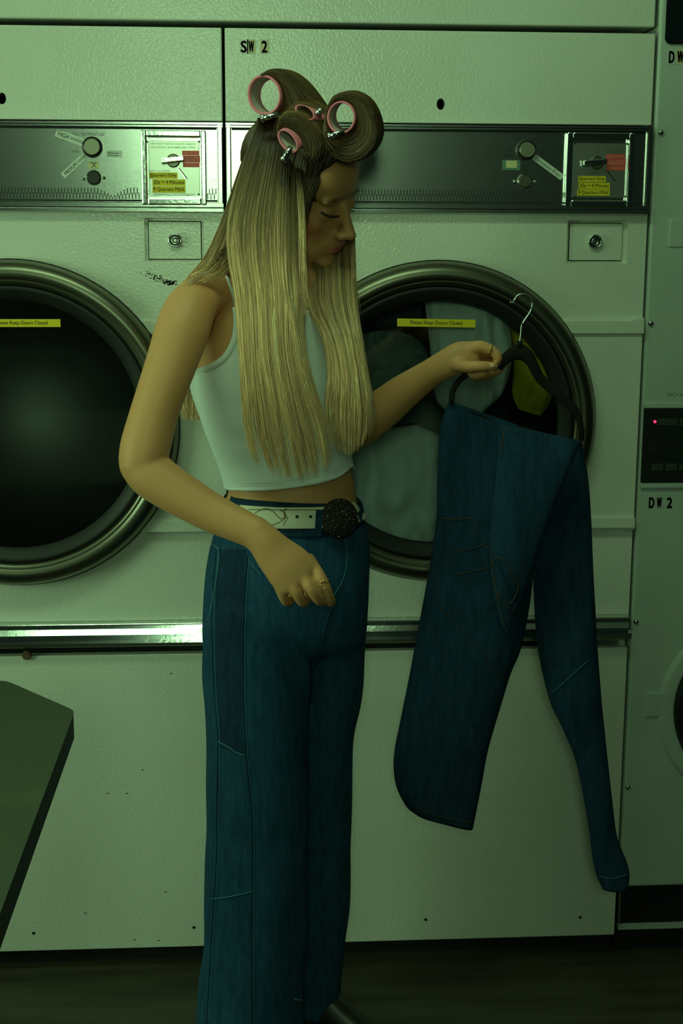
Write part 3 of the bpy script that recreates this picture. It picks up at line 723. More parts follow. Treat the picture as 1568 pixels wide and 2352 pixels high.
def bvh_of(o):
    m_ = o.data; return BVHTree.FromPolygons([v.co[:] for v in m_.vertices], [tuple(p.vertices) for p in m_.polygons])
body_b = bvh_of(body_o)
def on(bvh, x, y, lift=0.0):
    d = ray(x, y); h = bvh.ray_cast(Vector(CAM), d)
    return None if h[0] is None else np.array(h[0]-d*lift)
def surf_path(bvh, pts, n=40, lift=.001):
    out = []
    for x, y in cat_rom(pts, n):
        p = on(bvh, x, y, lift)
        if p is not None: out.append(p)
    return out
def seam(name, bvh, pts, r, m, parent, n=40, lift=.0008, sides=6):
    pp = surf_path(bvh, pts, n, lift)
    # drop jumps to other surfaces
    keep = [pp[0]] if pp else []
    for p in pp[1:]:
        if np.linalg.norm(p-keep[-1]) < .05: keep.append(p)
    if len(keep) < 3: return None
    return MB().tube3(keep, r, sides).build(name, m, parent, True)
# eyebrow, lashes, nails
seam('eyelashes', body_b, [(737, 487), (749, 494), (764, 498), (778, 496)], .0024, brow_m, body_o, 24, -.0006)
seam('lip_line', body_b, [(745, 579), (760, 576), (774, 577), (784, 574)], .0007, mat('lip_red', (.50, .10, .09), .5), body_o, 20, -.0002)

# --- white ribbed crop top ---------------------------------------------------
def offset_rings(ctrl, off, m, n):
    c = cat_rom([(*P(q[0], q[1], q[2]), q[3]*mpp(P(q[0], q[1], q[2])), q[4]) for q in ctrl], m); rings = []
    T = np.gradient(c[:, :3], axis=0); T /= np.linalg.norm(T, axis=1)[:, None]; an = np.arange(n)*2*PI/n
    for k in range(m):
        V = c[k, :3]-CAM; V /= np.linalg.norm(V); S = np.cross(T[k], V); S /= np.linalg.norm(S); Dp = np.cross(S, T[k])
        rings.append(c[k, :3]+np.cos(an)[:, None]*S*(c[k, 3]+off)+np.sin(an)[:, None]*Dp*(c[k, 3]*c[k, 4]+off))
    return rings
def inside(poly, p):
    x, y = p; r = False; n = len(poly)
    for i in range(n):
        (x0, y0), (x1, y1) = poly[i], poly[(i+1) % n]
        if (y0 > y) != (y1 > y) and x < (x1-x0)*(y-y0)/(y1-y0)+x0: r = not r
    return r
MT, NT = 150, 260
rings = offset_rings(TORSO, .0055, MT, NT)
V3 = np.array(rings)                                   # MT x NT x 3
for k in range(MT):                                    # soft stretch folds at the waist
    for i in range(NT):
        p = V3[k, i]; V3[k, i] = p+np.array([0, -.0035, 0])*noise.noise(Vector((p[0]*9, 2, p[2]*30)))*max(0, min(1, (1.27-p[2])*8))
px2 = project(V3.reshape(-1, 3)).reshape(MT, NT, 2)
front_poly = [(400, 878), (437, 866), (452, 852), (490, 838), (520, 815), (538, 780), (543, 745), (541, 705), (531, 668), (508, 640), (528, 628), (560, 650), (580, 690), (620, 712), (680, 718), (735, 710), (765, 680), (770, 640), (800, 640), (812, 700), (815, 780), (850, 860), (880, 880), (880, 1020), (812, 1070), (803, 1077), (770, 1100), (735, 1110), (700, 1117), (620, 1127), (560, 1128), (522, 1124), (400, 1122)]
back_poly = [(300, 878), (437, 862), (900, 862), (900, 1070), (803, 1077), (770, 1100), (700, 1117), (560, 1128), (522, 1124), (300, 1122)]
tank = MB(); idx = {}; fs = []
def vid(k, i):
    i %= NT
    if (k, i) not in idx: idx[(k, i)] = len(tank.v); tank.v.append(tuple(V3[k, i]))
    return idx[(k, i)]
cen = (V3[:-1]+V3[1:])/2
for k in range(MT-1):
    ck = V3[k].mean(0)
    for i in range(NT):
        c_ = px2[[k, k, k+1, k+1], [i, (i+1) % NT, (i+1) % NT, i]].mean(0)
        fr_ = V3[k, i, 1] < ck[1]
        if inside(front_poly if fr_ else back_poly, c_): fs.append((vid(k, i), vid(k, i+1), vid(k+1, i+1), vid(k+1, i)))
tank.f = fs
tk_o = tank.build('crop_top', cotton, person, True)
so = tk_o.modifiers.new('solid', 'SOLIDIFY'); so.thickness = .002; so.offset = 1
tank_b = BVHTree.FromPolygons([tuple(p) for p in V3.reshape(-1, 3)], [(k*NT+i, k*NT+(i+1) % NT, (k+1)*NT+(i+1) % NT, (k+1)*NT+i) for k in range(MT-1) for i in range(NT)])
def ribbon(name, bvh, pts, half, m, parent, n=60, lift=.0015):
    """flat band lying on a surface"""
    pp = [p for p in surf_path(bvh, pts, n, lift)]
    pp = np.array(pp); T = np.gradient(pp, axis=0); T /= np.linalg.norm(T, axis=1)[:, None]+1e-9; rings = []
    for p, t in zip(pp, T):
        v = p-CAM; v /= np.linalg.norm(v); s = np.cross(t, v); s /= np.linalg.norm(s)
        rings.append([p-s*half, p-s*half*.9-v*.0018, p+s*half*.9-v*.0018, p+s*half, p+v*.0015])
    return MB().loft(rings).build(name, m, parent, True)
ribbon('armhole_binding', tank_b, [(441, 864), (462, 852), (492, 840), (520, 818), (538, 783), (544, 745), (542, 705)], .0062, cotton2, tk_o, 60, .0022)
seam('hem_stitch', tank_b, [(528, 1104), (560, 1108), (620, 1107), (700, 1098), (760, 1083), (792, 1066)], .0007, cotton2, tk_o, 50, .0022)
ribbon('hem_band', tank_b, [(524, 1121), (560, 1124), (620, 1123), (700, 1113), (770, 1096), (801, 1075)], .0028, cotton2, tk_o, 60, .0022)
ribbon('shoulder_strap', body_b, [(436, 648), (462, 632), (492, 622), (515, 628), (528, 655), (538, 690), (543, 715)], .0022, cotton2, tk_o, 50, .0012)

# --- jeans worn ---------------------------------------------------------------
jb = MB()
limb(jb, [(672, 1150, -.33, 153, .80), (669, 1200, -.33, 172, .76), (667, 1260, -.33, 183, .72), (660, 1330, -.33, 189, .70), (655, 1420, -.325, 191, .64), (652, 1480, -.32, 187, .52), (656, 1530, -.32, 172, .38)], 50, 48, cap0=False)
limb(jb, [(585, 1440, -.36, 120, .85), (590, 1550, -.368, 126, .84), (588, 1650, -.375, 119, .86), (587, 1800, -.38, 118, .86), (586, 2000, -.385, 118, .86), (581, 2200, -.39, 116, .86), (573, 2340, -.395, 121, .86), (570, 2420, -.395, 124, .86)], 60, 40, cap1=False)
limb(jb, [(752, 1400, -.315, 92, 1.05), (756, 1500, -.308, 84, 1.08), (756, 1600, -.298, 77, 1.05), (743, 1700, -.285, 76, 1.02), (731, 1900, -.26, 78, 1), (723, 2100, -.24, 78, 1), (713, 2250, -.228, 76, 1), (705, 2305, -.224, 78, 1)], 60, 40, cap1=False)
me = remeshed(jb, .0055, 6, 'jeans')
co = np.empty(len(me.vertices)*3, np.float32); me.vertices.foreach_get('co', co); co = co.reshape(-1, 3)
nr = np.empty(len(me.vertices)*3, np.float32); me.vertices.foreach_get('normal', nr); nr = nr.reshape(-1, 3)
zk = P(600, 1500, -.35)[2]
for i in range(len(co)):
    p = co[i]; amp = .0035+.006*max(0, min(1, (zk-p[2])*2.2))
    d_ = noise.noise(Vector((p[0]*11+3, p[1]*11, p[2]*2.6)))+.5*noise.noise(Vector((p[0]*20+p[2]*6, p[1]*20, p[2]*9)))
    co[i] = p+nr[i]*amp*d_*.8
me.vertices.foreach_set('co', co.ravel()); me.update()
jeans_o = link_mesh('jeans', me, denim_m, person, True)
jb_ = bvh_of(jeans_o)
ribbon('waistband', jb_, [(524, 1160), (545, 1166), (600, 1172), (700, 1178), (790, 1176), (822, 1160)], .016, denim_d, jeans_o, 60, .0015)
MBtop = offset_rings([(672, 1138, -.33, 156, .80), (671, 1168, -.33, 163, .78)], .004, 6, 80)
tilt = []
for k, rg in enumerate(MBtop):
    tilt.append([np.array(p)+np.array([0, 0, -.012+.022*((p[1]+.33)/.12)]) for p in rg])
inner = [[np.array(p)*1.0 for p in r] for r in tilt]
wbr = [tilt[i] for i in range(6)]
cw = np.mean(wbr[0], 0); inn0 = [p+(cw-p)*np.array([.035, .045, 0]) for p in wbr[0]]; cw = np.mean(wbr[-1], 0); inn1 = [p+(cw-p)*np.array([.035, .045, 0]) for p in wbr[-1]]
wb = MB().loft(wbr+[inn1, inn0, wbr[0]], False).build('waistband_rim', denim_d, jeans_o, True)
# stitching and panels
for pts in ([(497, 1255), (491, 1330), (487, 1420), (488, 1500), (492, 1600), (499, 1680), (500, 1740), (498, 1850), (497, 1960), (491, 2060), (485, 2160), (480, 2250), (474, 2352)],
            [(568, 1275), (564, 1330), (559, 1420), (557, 1520), (559, 1640), (566, 1760), (576, 1850), (579, 1950), (578, 2050), (577, 2150), (578, 2250), (579, 2352)]):
    seam('side_seam', jb_, pts, .0011, denim_d, jeans_o, 110, .0004)
    seam('stitching', jb_, [(x+5, y) for x, y in pts], .0006, thread, jeans_o, 110, .0006)
seam('panel_seam', jb_, [(500, 1703), (520, 1714), (540, 1727), (562, 1736)], .0013, thread, jeans_o, 24)
seam('panel_seam', jb_, [(486, 2065), (520, 2061), (550, 2055), (578, 2048)], .0013, thread, jeans_o, 24)
pan = MB(); rows_ = []
for t in np.linspace(0, 1, 50):
    y = 1262+t*455; xl = np.interp(y, [1255, 1330, 1420, 1500, 1600, 1700, 1740], [503, 496, 492, 493, 497, 504, 506]); xr = np.interp(y, [1255, 1330, 1420, 1520, 1640, 1740], [564, 560, 555, 553, 555, 560])
    r_ = []
    for u in np.linspace(0, 1, 10):
        yy = y+(18*u if t > .5 else 18*u*t*2); p = on(jb_, xl+(xr-xl)*u, yy, .0009); r_.append(p if p is not None else (r_[-1] if r_ else None))
    if all(p is not None for p in r_): rows_.append(r_)
pan.loft(rows_, False, False).build('side_panel', denim_d, jeans_o, True)
seam('back_pocket_edge', jb_, [(489, 1250), (500, 1262), (502, 1290), (495, 1340), (484, 1400), (476, 1428)], .0016, thread, jeans_o, 40)
seam('front_pocket_edge', jb_, [(572, 1290), (590, 1310), (600, 1322)], .0012, thread, jeans_o, 16)
seam('fly_stitching', jb_, [(792, 1235), (797, 1265), (795, 1300), (786, 1335), (772, 1360), (760, 1380)], .0008, thread, jeans_o, 40)
seam('front_seam', jb_, [(760, 1400), (745, 1450), (735, 1500), (722, 1540)], .0014, denim_d, jeans_o, 30)
seam('hem_edge', jb_, [(676, 2296), (710, 2300), (745, 2300), (778, 2294)], .0022, thread, jeans_o, 30)
# belt
belt = ribbon('belt', jb_, [(548, 1184), (585, 1187), (640, 1190), (700, 1190), (745, 1189), (790, 1186), (822, 1174), (833, 1166)], .0185, belt_m, person, 80, .004)
belt_b = bvh_of(belt)
for x in (682, 713):
    p = on(belt_b, x, 1187, .0003); MB().knob((p[0], p[2]), .0028, p[1]+.001, p[1]-.0006, 14).build('belt_hole', black, belt)
for pts in ([(585, 1178), (610, 1168), (628, 1176), (645, 1192), (655, 1180), (640, 1170)], [(600, 1196), (625, 1205), (645, 1197), (657, 1186), (650, 1174), (659, 1168)], [(655, 1168), (653, 1185), (660, 1190), (653, 1200), (651, 1208)]):
    seam('tooled_line', belt_b, pts, .0006, rust_m, belt, 40, .0002, 5)
seam('belt_edge_stitch', belt_b, [(570, 1170), (640, 1171), (700, 1171), (740, 1171)], .0006, rust_m, belt, 40, .0002, 5)
bp_ = on(belt_b, 780, 1191, .0); n_ = CAM-bp_; n_ /= np.linalg.norm(n_)
bc_ = bp_+n_*.008; M4 = np.eye(4); ax = np.array([math.cos(.35), math.sin(.35), 0]); az = np.cross(ax, n_); az /= np.linalg.norm(az); ay = np.cross(az, ax)
M4[:3, 0] = ax*.034; M4[:3, 1] = ay*.009; M4[:3, 2] = az*.034; M4[:3, 3] = bc_
bk = MB().ellipsoid(M4, 40, 20).build('belt_buckle', buckle_m, belt, True)
st = MB(); r2 = random.Random(5)
for i in range(18):
    t, rr = r2.random()*2*PI, .032*math.sqrt(r2.random()); p = bc_+ax*rr*math.cos(t)+az*rr*math.sin(t); ph = math.sqrt(max(0, 1-(rr/.034)**2))*.009
    Mx = np.eye(4); Mx[:3, :3] *= .0011; Mx[:3, 3] = p-ay*ph if (ay@n_) < 0 else p+ay*ph; st.ellipsoid(Mx, 6, 4)
stuff(st.build('buckle_stones', silver, bk))
for x, tp_, bt_ in ((733, 1160, 1232), (826, 1146, 1204)):
    pa = [on(jb_, x, tp_+8, .003), on(belt_b, x, 1172, .0025) if x < 800 else on(jb_, x, 1166, .0075), on(belt_b, x-1, 1188, .0025) if x < 800 else on(jb_, x-1, 1180, .0075), on(belt_b, x-2, 1205, .0025) if x < 800 else on(jb_, x-2, 1190, .0075), on(jb_, x-3, bt_, .002)]
    pa = cat_rom([p for p in pa if p is not None], 20); rg_ = []
    for p in pa:
        v = p-CAM; v /= np.linalg.norm(v); hw = RIGHT*.0055; rg_.append([p-hw, p-hw-v*.0018, p+hw-v*.0018, p+hw])
    MB().loft(rg_).build('belt_loop', denim_d, jeans_o)
# shoes
def shoe(ctrl, sole):
    s_ = MB(); limb(s_, ctrl, 24, 20); o = s_.build('shoe', shoe_m, person, True)
    z = max(.0, min(v.co.z for v in o.data.vertices))
    for v in o.data.vertices: v.co.z = max(v.co.z, .004)
    return o
def shoe3(heel, toe, w_):
    heel, toe = np.array(heel), np.array(toe); d_ = toe-heel; L = np.linalg.norm(d_); d_ /= L; sd = np.array([-d_[1], d_[0]]); rings = []
    for t in np.linspace(0, 1, 22):
        wd = w_*(.72+.28*math.sin(PI*min(t*1.15, 1)))*math.sqrt(max(1e-3, 1-abs(2*t-1)**6)); h_ = np.interp(t, [0, .1, .3, .5, .75, .95, 1], [.07, .11, .12, .085, .058, .040, .028])
        c_ = heel+d_*L*t; rings.append([(*(c_+sd*wd*math.cos(a_)), .012+(h_-.012)*(math.sin(a_) if a_ < PI else 0) if a_ < PI else .012+.0*math.sin(a_)) for a_ in np.arange(24)*2*PI/24])
    o = MB().loft(rings).build('shoe', shoe_m, person, True)
    so_ = MB(); n = 22; poly = []
    for sg in (1, -1):
        for t in (np.linspace(0, 1, n) if sg > 0 else np.linspace(1, 0, n)):
            wd = w_*1.05*(.72+.28*math.sin(PI*min(t*1.15, 1)))*math.sqrt(max(2e-2, 1-abs(2*t-1)**6)); poly.append(heel+d_*L*t+sd*wd*sg)
    v = [(*p, z) for z in (0, .013) for p in poly]; n = len(poly)
    MB().add(v, [tuple(range(n)), tuple(range(2*n-1, n-1, -1))]+[(i, (i+1) % n, (i+1) % n+n, i+n) for i in range(n)]).build('sole', rubber, o)
la = P(716, 2290, -.22); ra_ = P(583, 2330, -.385)
shoe3((la[0]-.05, la[1]+.035), (la[0]+.115, la[1]-.105), .045)
shoe3((ra_[0]-.04, ra_[1]+.05), (ra_[0]+.09, ra_[1]-.13), .045)
# rings on the fingers
def finger_ring(c, ax_, r, m, stones=0):
    ax_ = np.array(ax_, float); ax_ /= np.linalg.norm(ax_); a_ = np.cross(ax_, [0, 1, .2]); a_ /= np.linalg.norm(a_); b_ = np.cross(ax_, a_)
    pts = [c+(a_*math.cos(t)+b_*math.sin(t))*r for t in np.linspace(0, 2*PI, 29)]
    o = MB().tube3(pts, .0011, 8, False).build('finger_ring', m, body_o, True)
    if stones:
        s_ = MB(); v = CAM-c; v /= np.linalg.norm(v)
        for k in range(stones):
            Mx = np.eye(4); Mx[:3, :3] *= .0024; Mx[:3, 3] = c+v*r*1.05+a_*(k-(stones-1)/2)*.004; s_.ellipsoid(Mx, 10, 6)
        s_.build('ring_stone', m, o, True)
def ring_at(x0, y0, Y0, x1, y1, Y1, t, rpx, m, st_=0):
    a_, b_ = P(x0, y0, Y0), P(x1, y1, Y1); c = a_+(b_-a_)*t; finger_ring(c, b_-a_, rpx*mpp(c), m, st_)
ring_at(675, 1352, -.556, 694, 1382, -.543, .45, 13.8, gold); ring_at(738, 1330, -.552, 755, 1370, -.543, .15, 14.3, gold, 2)
ring_at(1100, 796, -.332, 1130, 806, -.336, .85, 14.2, gold, 3)
for (x, y, dx_, dy_) in ((1129, 839, 8, 5.5),):
    p = on(body_b, x, y, .0002); s_ = mpp(p); v = CAM-p; v /= np.linalg.norm(v); Mx = np.eye(4); Mx[:3, 0] = RIGHT*dx_*s_; Mx[:3, 1] = v*.0016; Mx[:3, 2] = -DOWN*dy_*s_; Mx[:3, 3] = p-v*.0005
    nail_m = mat('nail', (.72, .42, .30), .25); MB().ellipsoid(Mx, 16, 8).build('thumb_nail', nail_m, body_o, True)

# ------------------------------------------------------------------ hair
DARK, MID, BLOND = np.array([.060, .030, .012]), np.array([.26, .15, .06]), np.array([.78, .52, .28])
hair = MB()
def hair_col(t, k, root=.18, tipl=.55):
    t = np.clip((t-root)/(tipl-root), 0, 1); c = DARK*(1-t)[:, None]+BLOND*t[:, None]; return np.clip(c*k, 0, 1)
def lock(rows, ns, seed, root=.10, tipl=.46, wob=.003, taper=.75, r0=.00062, layers=1.0, tone=1.0, fill=True, ragged=.12):
    R_ = cat_rom(rows, 26); r2 = np.random.default_rng(seed)
    if fill:
        rr = []
        for q in R_[:(18 if ragged > .2 else 23)]:
            Lp, Rp = P(q[0], q[1], q[4]), P(q[2], q[3], q[4]); c_ = (Lp+Rp)/2; Lp, Rp = c_+(Lp-c_)*.93, c_+(Rp-c_)*.93; ring = []
            for t in np.arange(28)*2*PI/28:
                u, s_ = -math.cos(t), math.sin(t); ring.append(Lp+(Rp-Lp)*(u+1)/2+np.array([0, -q[5]*.80*s_ if s_ > 0 else -q[5]*.5*s_, 0]))
            rr.append(ring)
        tt = np.repeat(np.linspace(0, 1, len(rr)), 28); hair.loft(rr, True, True, [tuple(c) for c in hair_col(tt*.72, tone, root, tipl)])
    for k in range(ns):
        u = r2.random(); side = r2.random(); end = 1-ragged*r2.random()**1.5-(ragged*.35*abs(2*u-1)**2)
        n = 22; s_ = np.linspace(0, end, n); ii = s_*25; i0 = np.minimum(ii.astype(int), 24); fr_ = (ii-i0)[:, None]; q = R_[i0]*(1-fr_)+R_[i0+1]*fr_
        clump = .03*math.sin(u*37+seed)+.02*math.sin(u*91)
        uu = np.clip(u+clump*s_*1.2, 0, 1)
        prof = np.sqrt(np.maximum(0, 1-(2*uu-1)**2)); dep = -q[:, 5]*prof*(1 if side < layers else -.5)*(1-.10*r2.random())
        ph1, ph2 = r2.random(2)*6.3; w_ = wob*(r2.random()+.3)
        pts = []
        for j in range(n):
            Lp, Rp = P(q[j, 0], q[j, 1], q[j, 4]), P(q[j, 2], q[j, 3], q[j, 4])
            p = Lp+(Rp-Lp)*uu[j]; p = p+np.array([w_*math.sin(ph1+s_[j]*5)*s_[j], dep[j]+w_*math.sin(ph2+s_[j]*6)-.0012, 0]); pts.append(p)
        rad = r0*(.7+.6*r2.random())*np.interp(s_, [0, .07, .8*end, end], [.25, 1, 1, 1-taper])
        kk = tone*(.70+.65*r2.random())*(1+.18*math.sin(u*53+seed)+.12*math.sin(u*23))
        hair.tube3(pts, rad, 3, False, [tuple(c) for c in np.repeat(hair_col(s_, kk, root, tipl), 3, 0)])
# curtain in front of her right shoulder
lock([(600, 262, 690, 285, -.385, .010), (572, 330, 692, 360, -.40, .022), (545, 410, 691, 440, -.41, .030), (522, 500, 691, 520, -.42, .034), (520, 580, 694, 600, -.43, .036), (534, 660, 699, 680, -.45, .034), (542, 750, 697, 755, -.462, .032), (546, 830, 705, 830, -.47, .030), (550, 910, 728, 910, -.47, .028), (556, 980, 752, 985, -.465, .022), (570, 1040, 764, 1050, -.46, .015), (592, 1096, 770, 1104, -.458, .009)], 2000, 1, ragged=.22)
# hair going back over the shoulder and down the back
lock([(592, 270, 640, 290, -.36, .015), (548, 390, 610, 400, -.37, .022), (506, 510, 575, 520, -.375, .024), (468, 590, 560, 600, -.375, .020), (424, 640, 555, 650, -.36, .012), (410, 668, 540, 690, -.29, .010), (412, 760, 530, 760, -.235, .012), (414, 860, 500, 860, -.215, .014), (416, 930, 492, 930, -.21, .012), (420, 968, 486, 968, -.21, .006)], 520, 2, ragged=.06)
# lock on her left side, hanging past the chin
lock([(702, 575, 812, 520, -.30, .012), (695, 640, 816, 620, -.335, .018), (699, 700, 821, 700, -.385, .022), (737, 770, 832, 780, -.425, .024), (752, 850, 845, 860, -.445, .024), (747, 915, 855, 920, -.452, .022), (748, 985, 856, 970, -.452, .016), (765, 1055, 842, 1035, -.45, .008)], 800, 3, root=-.2, tipl=.5, ragged=.25)
# thin streaks beside the face
lock([(678, 384, 692, 390, -.428, .004), (684, 480, 700, 490, -.45, .007), (688, 600, 702, 610, -.46, .007), (692, 740, 706, 740, -.47, .006)], 70, 4, fill=False)
lock([(646, 362, 666, 368, -.425, .004), (636, 480, 664, 490, -.455, .008), (640, 640, 668, 650, -.47, .008), (660, 800, 700, 810, -.485, .007), (690, 940, 735, 950, -.49, .005)], 120, 5, fill=False)
# fine fly-aways on the shoulder
lock([(520, 560, 560, 570, -.41, .01), (470, 610, 530, 620, -.42, .01), (425, 640, 500, 640, -.415, .006), (395, 665, 470, 650, -.42, .004)], 60, 6, fill=False, r0=.0005, ragged=.5)
lock([(806, 540, 815, 540, -.33, .002), (808, 640, 818, 640, -.35, .003), (815, 720, 826, 720, -.38, .003)], 24, 8, root=-.5, tipl=.2, tone=1.0, fill=False, r0=.0005)
lock([(690, 335, 775, 366, -.405, .008), (690, 385, 752, 392, -.420, .010), (690, 430, 728, 434, -.428, .009), (691, 480, 708, 484, -.432, .006), (692, 540, 699, 544, -.434, .004)], 330, 9, root=2, tipl=3, ragged=.5, fill=False)
lock([(702, 296, 765, 318, -.445, .006), (699, 345, 782, 352, -.442, .008), (697, 392, 765, 374, -.432, .008), (697, 436, 736, 398, -.424, .005)], 300, 19, root=2, tipl=3, tone=1.0, ragged=.35, fill=False)
# scalp hair
cap = MB(); M4 = np.eye(4)
hell(cap, (-.022, 0, .038), (.090, .076, .088))
hair.add(cap.v, cap.f, [tuple(DARK)]*len(cap.v))
r2 = np.random.default_rng(12)
for k in range(420):        # strands combed down the near side of the head
    u = r2.random(); a0 = -1.0+2.3*u; pts = []
    for s_ in np.linspace(0, 1, 10):
        el = 1.25-1.5*s_; pts.append(H(-.022+.092*math.cos(el)*math.sin(a0)*.98, .078*math.cos(el)*math.cos(a0*.75), .038+.090*math.sin(el)))
    kk = .6+.8*r2.random(); hair.tube3(pts, .0008, 3, False, [tuple(np.clip((DARK*1.3)*kk, 0, 1))]*30)

def roll(outer, inner, Y0, axis_px, L, ns, seed, tone=1.0, closed=True):
    """hair wound round a roller: profile in the near plane swept along the roller axis"""
    r2 = np.random.default_rng(seed); a_ = P(*axis_px[0], Y0); b_ = P(*axis_px[1], Y0+L); ax_ = b_-a_
    O = cat_rom(outer+([outer[0]] if closed else []), 60); I = cat_rom(inner+([inner[0]] if closed else []), 60)
    Op = np.array([P(x, y, Y0) for x, y in O]); Ip = np.array([P(x, y, Y0) for x, y in I]); mid = (Op+Ip)/2
    def sec(s_, k_):
        bulge = math.sqrt(max(0, 1-(2*s_-1)**2))**.5; return mid+(Op-mid)*(k_*(.72+.28*bulge))+ax_*s_, mid+(Ip-mid)*(.9+.1*bulge)+ax_*s_
    A = [sec(s_, .97) for s_ in np.linspace(0, 1, 12)]
    rings = []
    for j in range(60): rings.append([A[s_][0][j] for s_ in range(12)]+[A[s_][1][j] for s_ in range(11, -1, -1)])
    hair.loft(rings, not closed, True, [tuple(DARK*1.0*tone)]*(60*24))
    for k in range(ns):
        s_ = r2.random(); o_, i_ = sec(s_, 1.0); j0 = int(r2.random()*18); j1 = 60-int(r2.random()*10); pts = o_[j0:j1:2]+np.array([0, 0, .0])
        kk = tone*(.5+1.0*r2.random())*(2.2 if r2.random() < .12 else 1); hair.tube3(pts, .0007, 3, False, [tuple(np.clip((DARK*.7+MID*.35)*kk, 0, 1))]*(3*len(pts)))
    for k in range(ns*2):                 # wound strands seen at the near end
        f_ = r2.random(); j0 = int(r2.random()*20); j1 = j0+14+int(r2.random()*26); m_ = mid[j0:j1:2]; f2 = f_+.10*np.linspace(0, 1, len(m_))[:, None]; pts = Op[j0:j1:2]*f2+Ip[j0:j1:2]*(1-f2); pts = m_+(pts-m_)*.74+ax_*(-.02+.035*r2.random())-np.array([0, .0035*(1-(2*f_-1)**2), 0])
        if len(pts) < 4: continue
        kk = tone*(.35+.9*r2.random()); hair.tube3(pts, .0008, 3, False, [tuple(np.clip((DARK*.8+MID*.3)*kk, 0, 1))]*(3*len(pts)))
roll([(596, 172), (622, 158), (655, 161), (688, 184), (716, 217), (742, 258), (748, 292), (720, 312), (680, 308)], [(602, 176), (622, 178), (638, 192), (646, 212), (646, 232), (640, 248), (632, 262), (640, 280), (660, 300)], -.415, ((607, 218), (634, 221)), .055, 170, 21, 1.0, False)
roll([(748, 250), (766, 220), (800, 211), (836, 226), (860, 260), (871, 308), (858, 346), (828, 370), (790, 374), (756, 352), (741, 305)], [(752, 256), (766, 237), (782, 232), (798, 236), (810, 250), (815, 270), (812, 290), (800, 303), (784, 308), (766, 302), (754, 285)], -.468, ((783, 270), (800, 264)), .095, 260, 22, 1.0, True)
roll([(634, 306), (640, 270), (662, 256), (696, 263), (728, 290), (742, 330), (730, 368), (704, 372)], [(640, 304), (650, 297), (664, 302), (676, 314), (684, 330), (686, 346), (690, 356), (696, 366)], -.455, ((660, 325), (700, 290)), .05, 150, 23, 1.0, False)
hair_o = hair.build('hair', hair_m, person, True)

def roller(x, y, Y, rx, ry, tiltdeg, ax_px, L, clip):
    a_ = P(x, y, Y); b_ = P(*ax_px, Y+L); ax_ = b_-a_; s_ = mpp(a_); t = math.radians(tiltdeg)
    e1 = (RIGHT*math.cos(t)+DOWN*math.sin(t))*rx*s_; e2 = (-RIGHT*math.sin(t)+DOWN*math.cos(t))*ry*s_; an = np.arange(40)*2*PI/40
    ring = np.cos(an)[:, None]*e1+np.sin(an)[:, None]*e2; b = MB()
    rr = [a_+ring*k+ax_*q for k, q in ((.86, .06), (.90, 0), (1, 0), (1.0, .08), (1.0, .92), (1, 1), (.9, 1), (.86, .94), (.86, .90), (.93, .90), (.93, .10), (.86, .10), (.86, .06))]
    o = b.loft(rr, False).build('hair_roller', pink, hair_o, True)
    MB().loft([a_+ring*.90+ax_*q for q in (.04, .96)], False).build('roller_lining', mesh_in, o, True)
    if clip:
        c0, c1, Yc = clip; p0, p1 = P(*c0, Yc), P(*c1, Yc); d_ = p1-p0; d_ /= np.linalg.norm(d_); v = p0-CAM; v /= np.linalg.norm(v); sd = np.cross(d_, v); sd /= np.linalg.norm(sd)
        cb = MB()
        for off in (.0022, -.0022):
            rg = []
            for p in (p0, p0+(p1-p0)*.5, p1): rg.append([p-v*off+sd*.0042-v*.0007, p-v*off-sd*.0042-v*.0007, p-v*off-sd*.0042+v*.0007, p-v*off+sd*.0042+v*.0007])
            cb.loft(rg)
        cb.tube3([p1-sd*.006, p1+sd*.006], .0032, 10); cb.build('hair_clip', chrome, hair_o, True)
    return o
roller(606, 218, -.425, 38, 47, -8, (632, 221), .055, ((640, 262), (603, 272), -.44))
roller(783, 270, -.480, 32, 38, 0, (800, 265), .055, ((790, 300), (757, 314), -.488))
roller(660, 325, -.468, 17, 31, -36, (694, 296), .045, ((668, 336), (652, 366), -.475))
roller(699, 258, -.452, 14, 25, -56, (733, 268), .030, ((738, 248), (731, 260), -.45))

# ------------------------------------------------------------------ clothes hanger
hg = thing('clothes_hanger', 'black velvet clothes hanger with chrome hook carrying the folded jeans', 'hanger', tuple(map(float, P(1185, 1000, -.315))))
HGY = -.322
up_ = cat_rom([(1030, 924), (1034, 895), (1050, 868), (1075, 852), (1105, 843), (1140, 826), (1166, 802), (1193, 789), (1220, 805), (1236, 835), (1250, 862), (1290, 897), (1326, 935), (1341, 980), (1340, 1014)], 90)
lo_ = cat_rom([(1043, 924), (1046, 900), (1060, 878), (1082, 864), (1110, 858), (1148, 852), (1168, 834), (1188, 826), (1207, 836), (1222, 862), (1236, 882), (1278, 918), (1314, 952), (1328, 988), (1328, 1010)], 90)
rg = []
for k, (u, l) in enumerate(zip(up_, lo_)):
    Yk = HGY+.03*max(0, (k-45)/45)**1.5; pu, pl_ = P(*u, Yk), P(*l, Yk); c_ = (pu+pl_)/2; h_ = (pu-pl_)/2
    rg.append([c_+h_*math.cos(t)+np.array([0, .0045*math.sin(t), 0]) for t in np.arange(12)*2*PI/12])
MB().loft(rg).build('hanger_body', velvet, hg, True)
MB().tube3([P(1037, 929, -.3135), P(1110, 957, -.3135), P(1240, 996, -.308), P(1334, 1019, -.297)], .0035, 10).build('trouser_bar', velvet, hg, True)
MB().tube3([P(1192, 797, HGY), P(1193.5, 783, HGY)], [.0062, .0052], 14).build('hook_collar', velvet, hg, True)
